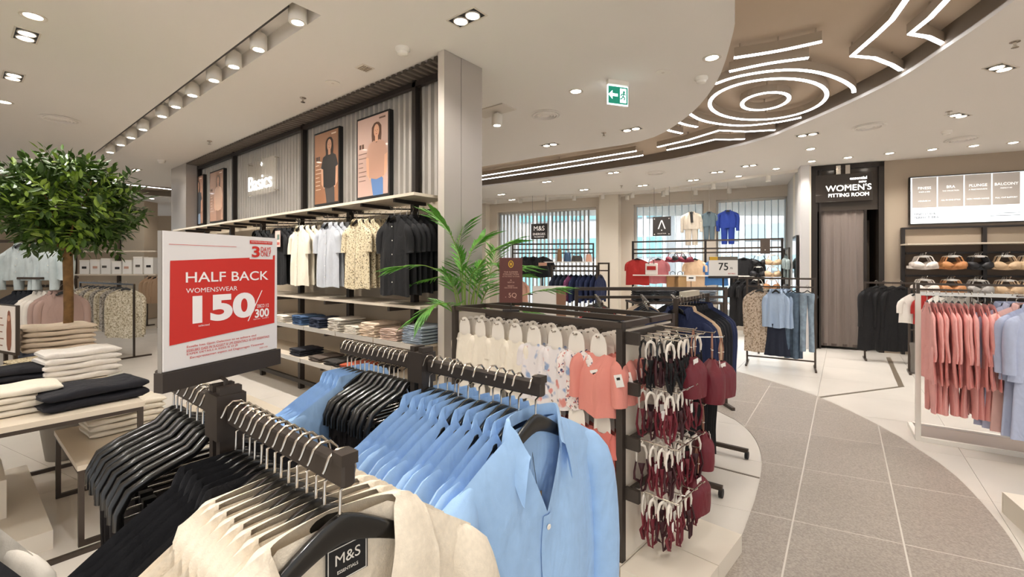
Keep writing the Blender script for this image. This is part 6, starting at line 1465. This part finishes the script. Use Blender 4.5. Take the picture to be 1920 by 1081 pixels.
MB().box((0,-0.085,0.24), (0.16,0.01,0.06)).build('top_panel', mat('bag_d9a58c', 'd9a58c', 0.6), bp_); MB().tube([(-0.05,0,0.29),(-0.03,0,0.34),(0.03,0,0.34),(0.05,0,0.29)], 0.006, 6).build('handle', M_DARK, bp_); MB().box((0,0,-0.66), (0.03,0.03,1.32)).build('stand', M_DARK, bp_)
rk, _, _ = rail_rack(on(1033, 8.2, 0), on(1121, 8.0, 0), 1.55, 'dark rail frame of navy jackets near the window pier', (1.45,), w=0.035)
rk2, _, _ = rail_rack(on(1121, 8.5, 0), on(1143, 8.4, 0), 1.60, 'narrow dark rail frame beside the navy jackets', (1.45,), w=0.03)
for i in range(10):
    m, cn = ((gc('1b2236', 'midnight_wool'), 'midnight'), (M_NAVY, 'navy'), (gc('7d3f66', 'plum_wool'), 'plum'))[2 if i == 3 else (0 if i < 4 else 1)]
    K = shirts('short_jacket', m, 1, seed=630+i, cat='jacket', **dict(base_kw, L=0.5, hw=0.19, collar=None)); K.put(on(1043+i*9.2, 8.1, 1.462), FACE+0.9+jit(0.1), '%s jacket near the window pier, %s from the palm side' % (cn, ORD[i]), 'jackets near the window pier')
wb = thing('display_board', 'large white display board with a photograph panel behind the display unit', 'sign', on(1030, 6.6, 0), A); MB().box((0,0,0.80), (0.48,0.03,0.9)).build('board', M_PAPER, wb); MB().box((0.17,-0.017,0.80), (0.14,0.004,0.86)).build('photograph', mat('board_photo', '8f6a55', 0.5), wb); MB().box((0,0.02,0.2), (0.04,0.04,0.4)).build('post', M_DARK, wb); MB().box((0,0,0.012), (0.4,0.3,0.024)).build('foot', M_DARK, wb)
rail_rack(on(1374, 8.3, 0), on(1424, 8.1, 0), 1.33, 'short dark rail of black dresses behind the price sign', (), w=0.03)
for i, u in enumerate((1384, 1398, 1412)):
    K = shirts('black_dress', M_BLKC2, 1, seed=660+i, cat='dress', **dict(base_kw, L=0.85, hw=0.18, sl=0.2, fold=0.012, collar=None)); K.put(on(u, 8.2, 1.345), FACE+0.3+jit(0.1), '%s black dress behind the price sign' % ORD[i], 'black dresses behind the price sign')
# --- tall mirror in the passage beside the fitting room
tm_ = thing('standing_mirror', 'tall narrow black-framed mirror in the passage before the fitting room', 'mirror', WW(ks[2][1]-0.03, -1.75, 0), WA-PI/2); MB().box((0,0,1.06), (0.6,0.04,2.12)).build('frame', M_DARK, tm_); MB().box((0,-0.022,1.08), (0.52,0.006,1.98)).build('mirror_glass', mat('mirror_glass', 'b9bdbf', 0.05, metal=1.0), tm_)
for i in range(3): K = shirts('striped_tee', gc('8d9a9a', 'sage_grey_jersey', noise=0.2, nscale=60), 1, seed=650+i, **dict(ht, hw=0.2, L=0.5)); K.put(on(1473+i*2.5, 9.15-i*0.08, 1.86-i*0.01), FACE+0.9+jit(0.1), '%s sage grey tee in the passage by the mirror' % ORD[i], 'tees in the passage')
K = trousers('grey_trousers', gc('8d9096', 'pale_grey_denim'), 1, L=0.7, w=0.12, seed=70, td=0.03); K.put(on(1475, 9.0, 1.35), FACE+0.6, 'pale grey trousers under the sage tees', 'trousers in the passage')
prk, _, _ = rail_rack(on(1470, 9.35, 0), on(1480, 8.85, 0), 1.90, 'narrow dark rail in the passage holding sage tees', (1.37,), w=0.03)
# ============================================================ BRA WALL
bu = thing('bra_wall_unit', 'dark-framed wall unit of bras under the backlit board', 'shelving', RW(1.354, -0.02, 0), RA)
for x in (0.0, 1.065, 2.13): MB().box((x, -0.02, 1.10), (0.05, 0.05, 2.20)).build('upright', M_DARK, bu)
MB().box((1.07, -0.02, 2.19), (2.18, 0.045, 0.03)).build('header', M_DARK, bu); MB().box((1.07, 0.008, 1.0), (2.1, 0.012, 1.78)).build('back_panel', mat('bra_back', '6a5a4c', 0.8), bu)
MB().box((1.07, -0.17, 1.905), (2.2, 0.32, 0.025)).build('shelf', M_SHELF, bu)
for z in (1.76, 1.37, 0.98): MB().box((1.07, -0.05, z), (2.08, 0.03, 0.035)).build('hanging_bar', M_DARK, bu)
def kR(u): r = (u-CX)/F_PX; return (8.5*r-5.6)/(0.914+0.406*r)
rows = [(1.70, [(1720,'blush_white'),(1772,'tan'),(1820,'black'),(1869,'light_nude'),(1914,'light_nude')]), (1.31, [(1722,'blush_white'),(1771,'tan'),(1819,'grey'),(1871,'light_nude'),(1914,'light_nude')]), (0.92, [(1735,'black'),(1775,'berry'),(1820,'black'),(1869,'nude'),(1914,'nude')])]
for ri, (z, items) in enumerate(rows):
    for ci, (u, nm) in enumerate(items):
        k = kR(u)
        MB().tube([(k-1.354, -0.05, z+0.058), (k-1.354, -0.33, z+0.05), (k-1.354, -0.34, z+0.06)], 0.006, 6).build('display_arm', M_CHROME, bu)
        for i in range(4):
            KBR[nm].put(RW(k+jit(0.008), -0.31+i*0.062, z-0.002+jit(0.003)), RA-PI/2+jit(0.12), '%s bra, %s row, %s column of the bra wall, %s deep' % (nm.replace('_', ' '), ORD[ri], ORD[ci], ORD[i]), 'bras on the bra wall', (1.0,)*3)
for K in KBR.values(): K.clean()
# red and dark briefs folded on the lowest shelf
MB().box((1.07, -0.17, 0.62), (2.1, 0.32, 0.025)).build('shelf', M_SHELF, bu)
for j in range(6):
    p = RW(1.45+j*0.3, -0.20, 0.635); c, nm = [('a3231f','red'),('2a2a2e','black'),('d9cfc4','ivory')][j % 3]
    stack((p.x, p.y, p.z), RA, 3, 0.22, 0.24, 0.03, FM('fold_'+nm+'_brief', c), '%s nightwear, %s bra wall pile' % (nm, ORD[j]), 'folded nightwear under the bras', seed=80+j)
# ============================================================ BLACK COATS BY THE FITTING ROOM
ca, cb = C2W(5.82, 7.5), C2W(6.36, 7.15)
rk, cz, L = rail_rack(ca, cb, 1.28, 'low dark rail of black coats beside the fitting room', (), w=0.028)
for i in range(4):
    K = shirts('black_coat', M_BLKC2, 1, seed=700+i, cat='coat', **dict(base_kw, L=1.08, hw=0.22, sl=0.58, td=0.035, fold=0.016, flare=0.05, collar=None)); p = ca.lerp(cb, 0.25+i*0.16)
    K.put((p.x, p.y, 1.29), FACE-0.35+jit(0.15), '%s long black coat beside the fitting room' % ORD[i], 'black coats by the fitting room')
wa, wb_ = C2W(5.72, 6.55), C2W(6.25, 6.15)
rk, wz, L = rail_rack(wa, wb_, 1.22, 'dark rail of white and grey tops before the bra wall', (0.62,), w=0.028)
for i, (m, cn) in enumerate([(gc('e4ddd4', 'chalk_cotton'), 'chalk white'), (M_REDT, 'red'), (MATS['chalk_cotton'], 'chalk white'), (gc('9a948c', 'stone_grey_cotton'), 'stone grey')]):
    K = shirts('short_tee', m, 1, seed=720+i, cat='top', **dict(base_kw, L=0.48, hw=0.19, sl=0.2, collar=None)); p = wa.lerp(wb_, 0.15+i*0.22); K.put((p.x, p.y, 1.23), FACE-0.4+jit(0.2), '%s top on the rail before the bra wall, %s from the coats' % (cn, ORD[i]), 'tops before the bra wall')
for i in range(3):
    K = trousers('grey_lounge_trousers', gc('77716a', 'lounge_grey'), 1, L=0.42, w=0.12, seed=90+i, td=0.03); p = wa.lerp(wb_, 0.2+i*0.25); K.put((p.x, p.y, 0.62), FACE-0.4, '%s grey lounge trousers on the low bar before the bra wall' % ORD[i], 'lounge trousers before the bra wall')
# ============================================================ PINK AND LILAC RACK
fa = C2W(3.6, 4.02); FZ = math.radians(4.5); FX = Vector((math.cos(FZ), math.sin(FZ), 0)); FYd = Vector((-math.sin(FZ), math.cos(FZ), 0))
fr = thing('white_rail_frame', 'white floor-standing rail frame of pink and lilac clothes', 'clothes rack', fa, FZ); FL, FD = 1.7, 0.46
for x in (0.0, FL):
    MB().box((x, 0.0, 0.65), (0.036, 0.036, 1.30)).build('post', M_WHITE, fr); MB().box((x, FD/2, 0.018), (0.036, FD-0.036, 0.036)).build('base_bar', M_WHITE, fr); MB().box((x, 0.0, 1.345), (0.024, 0.024, 0.09)).build('riser', M_DARKB, fr)
for y in (0.0, FD): MB().box((FL/2, y, 0.018), (FL-0.036, 0.04, 0.036)).build('base_bar', M_WHITE, fr)
MB().box((FL/2, FD/2, 0.012), (FL-0.05, FD-0.05, 0.016)).build('base_plate', mat('base_plate', '8d7f76', 0.5), fr)
MB().box((FL/2, 0.0, 1.30), (FL, 0.020, 0.03)).build('rail', M_CHROME, fr); MB().box((FL/2, 0.0, 1.385), (FL+0.024, 0.018, 0.018)).build('top_rail', M_DARKB, fr)
def FP(x, y, z): return fa+FX*x+FYd*y+Vector((0,0,z))
M_PINK = gc('f2b0a9', 'salmon_pink_crepe', noise=0.04, nscale=20); M_LIL = gc('b9c2dc', 'lilac_blue_cotton', noise=0.04, nscale=30); M_PINKL = gc('e8bdb4', 'blush_cotton')
K = shirts('pink_tunic', M_PINK, 3, seed=740, cat='tunic', **dict(base_kw, hw=0.20, L=0.72, sl=0.40, sr=0.065, fold=0.013, kf=4, flare=0.09, collar=None, nr=14, tt=0.010, td=0.014))
for i in range(11): K.put(FP(0.06+i*0.040, jit(0.01), 1.315), FZ+jit(0.12), '%s salmon pink tunic counted from the white post' % ORD[i], 'salmon pink tunics on the white frame')
K.clean()
K = trousers('pink_trousers', M_PINK, 3, L=0.56, w=0.13, seed=95, td=0.016, hz=-0.46)
for i in range(10): K.put(FP(0.08+i*0.042, jit(0.02), 1.30), FZ+jit(0.15), '%s salmon pink trousers below the tunics' % ORD[i], 'salmon pink trousers on the white frame')
K.clean()
gl = dict(hw=0.215, L=0.62, zn=-0.055, drop=0.075, tt=0.014, td=0.03, sl=0.44, sr=0.06, fold=0.010, kf=3.5, nd=0.05, nx=0.04, neck='v', hanger=True, ny=31, nr=14)
lil = []
for i in range(5):
    m, cn = (M_LIL, 'lilac blue') if i != 2 else (M_PINKL, 'blush pink')
    t = make_garment('lilac_pyjama_shirt', 'shirt', 'x', m, Garment(seed=760+i, **{k: v for k, v in gl.items() if k != 'hanger'}), collar=(0.028, 0.05, 0.03), placket=True, buttons=5, hanger=True, group='lilac pyjama sets on the white frame')
    sk = MB().grid(lambda a, j: ((0.03+0.012*j)*math.cos(2*PI*a)*(1+0.2*j*math.sin(2*PI*a*8+i)), (0.19+0.03*j)*math.sin(2*PI*a), -0.58-0.52*j), 64, 7, True).build('skirt', m, t, smooth=True)
    t.location = FP(0.70-i*0.035, -0.24+i*0.075, 1.315); t.rotation_euler = (0, 0, FACE-0.30+jit(0.05)-0.0); t['label'] = '%s collared shirt and skirt set, %s from the front of the white frame' % (cn, ORD[i])
MB().tube([(0.60, 0.0, 1.30), (0.70, -0.27, 1.305), (0.70, -0.28, 1.32)], 0.008, 8).build('waterfall_arm', M_CHROME, fr)
# plinth at the frame edge
pz_ = WZ(1880, 922, 0.13); b = thing('low_plinth', 'low cream plinth with a dark inlay at the frame edge', 'plinth', (pz_.x, pz_.y, 0), math.radians(12))
MB().box((0.5, -0.42, 0.065), (1.0, 0.83, 0.13)).build('plinth_board', M_CREAM, b); MB().box((0.5, 0.005, 0.065), (1.0, 0.012, 0.126)).build('plinth_board', M_CREAM, b); MB().box((0.55, -0.42, 0.131), (0.7, 0.55, 0.004)).build('inlay', mat('plinth_inlay', '7d7166', 0.5), b)
# ============================================================ FAR RACKS BEYOND THE TREE
ga, gb_ = on(150, 8.6, 0), on(252, 7.6, 0)
rk, gz, L = rail_rack(ga, gb_, 1.24, 'dark rail frame of patterned blouses beyond the tree', (), depth=0.5)
M_LACE = pattern_mat('lace_print', 'd8cdb4', ['a89a7c', 'f0e8d6'], 45, 0.54); M_GREYP = pattern_mat('grey_print', 'c4beb6', ['6d675f', 'a59d93'], 40, 0.54)
for i in range(8):
    m, cn = (M_LACE, 'cream lace-print') if i == 0 else ((M_GREYP, 'grey printed') if i % 2 else (M_LACE, 'cream lace-print'))
    K = shirts('patterned_blouse', m, 1, seed=800+i, cat='blouse', **dict(base_kw, hw=0.235, L=0.80, sl=0.62, td=0.03, fold=0.012, collar=None, ny=27, nr=12)); p = gb_.lerp(ga, 0.14+i*0.10)
    K.put((p.x, p.y, 1.25), FACE+0.15 if i == 0 else FACE+0.5+jit(0.2), '%s blouse beyond the tree, %s from the aisle end' % (cn, ORD[i]), 'patterned blouses beyond the tree', (1.12,)*3 if i == 0 else None)
bx = thing('counter_shelf', 'long pale shelf of white boxed goods beyond the tree', 'shelving', on(222, 10.2, 0), A)
for z in (1.34, 1.86): MB().box((0,0,z), (1.95,0.36,0.03)).build('shelf', M_SHELF, bx)
for sx in (-0.96, 0, 0.96): MB().box((sx,0,0.93), (0.04,0.04,1.86)).build('post', M_DARKB, bx)
rr = random.Random(3)
for i in range(7):
    p = on(164+i*20, 10.1, 1.357); t = thing('gift_box', 'white printed box on the pale shelf beyond the tree, %s along' % ORD[i], 'box', p, A, 'white boxes beyond the tree'); hh = rr.uniform(0.26, 0.36)
    MB().box((0,0,hh/2), (0.20,0.16,hh)).build('box_body', M_PAPER, t); MB().box((0,0,hh+0.01), (0.206,0.166,0.03)).build('lid', M_WHITE, t); MB().box((rr.uniform(-.03,.03),-0.082,hh*0.5), (0.1,0.003,0.05)).build('printed_mark', mat('mark_%d' % (i % 3), ['1d1b1a', 'c79a86', '5a544e'][i % 3], 0.6), t)
ra, rb = on(-30, 5.6, 0), on(116, 5.4, 0)
rk, rz_, L = rail_rack(ra, rb, 1.86, 'tall dark rail unit of pale shirts above dark jackets behind the tree', (1.30,), w=0.035)
MB().box((0, 0, 1.40), (L-0.05, 0.4, 0.025)).build('shelf', M_DARKB, rk)
K = shirts('pale_denim_shirt', gc('b9c3c4', 'pale_sage_denim', noise=0.06, nscale=20), 2, seed=830, **dict(base_kw, hw=0.21, L=0.46, sl=0.44, td=0.04, fold=0.014, ny=31, nr=14, buttons=4))
for i, u in enumerate((38, 70, 98)): K.put(on(u, 5.3, 1.875), FACE+jit(0.1), 'pale sage denim shirt behind the tree, %s along the bar' % ORD[i], 'pale denim shirts behind the tree')
K.clean()
for i in range(9):
    m, cn = [(M_INK, 'ink'), (M_INK, 'ink'), (M_INK, 'ink'), (M_INK, 'ink'), (gc('d9d2c8', 'bone_wool'), 'bone'), (MATS['bone_wool'], 'bone'), (MATS['bone_wool'], 'bone'), (gc('a58a80', 'mauve_wool'), 'mauve'), (MATS['mauve_wool'], 'mauve')][i]
    K = shirts('tailored_jacket', m, 1, seed=840+i, cat='jacket', **dict(base_kw, hw=0.20, L=0.52, sl=0.5)); K.put(on(42+i*9.5, 5.35, 1.315), FACE+0.95+jit(0.08), '%s jacket below the pale denim shirts, %s along the rail' % (cn, ORD[i]), 'jackets behind the tree')
K = shirts('camel_coat', gc('a88a6d', 'camel_wool'), 1, seed=860, cat='coat', **dict(base_kw, hw=0.2, L=0.7)); 
fa_, fb_ = on(275, 11.6, 0), on(310, 11.4, 0)
rk, _, _ = rail_rack(fa_, fb_, 1.32, 'small far rail of camel coats next to the sale sign edge', (), w=0.03)
for i in range(3): K.put(on(283+i*9, 11.5, 1.33), FACE+0.5+jit(0.2), '%s camel coat on the small far rail' % ORD[i], 'camel coats far off')
K.clean()
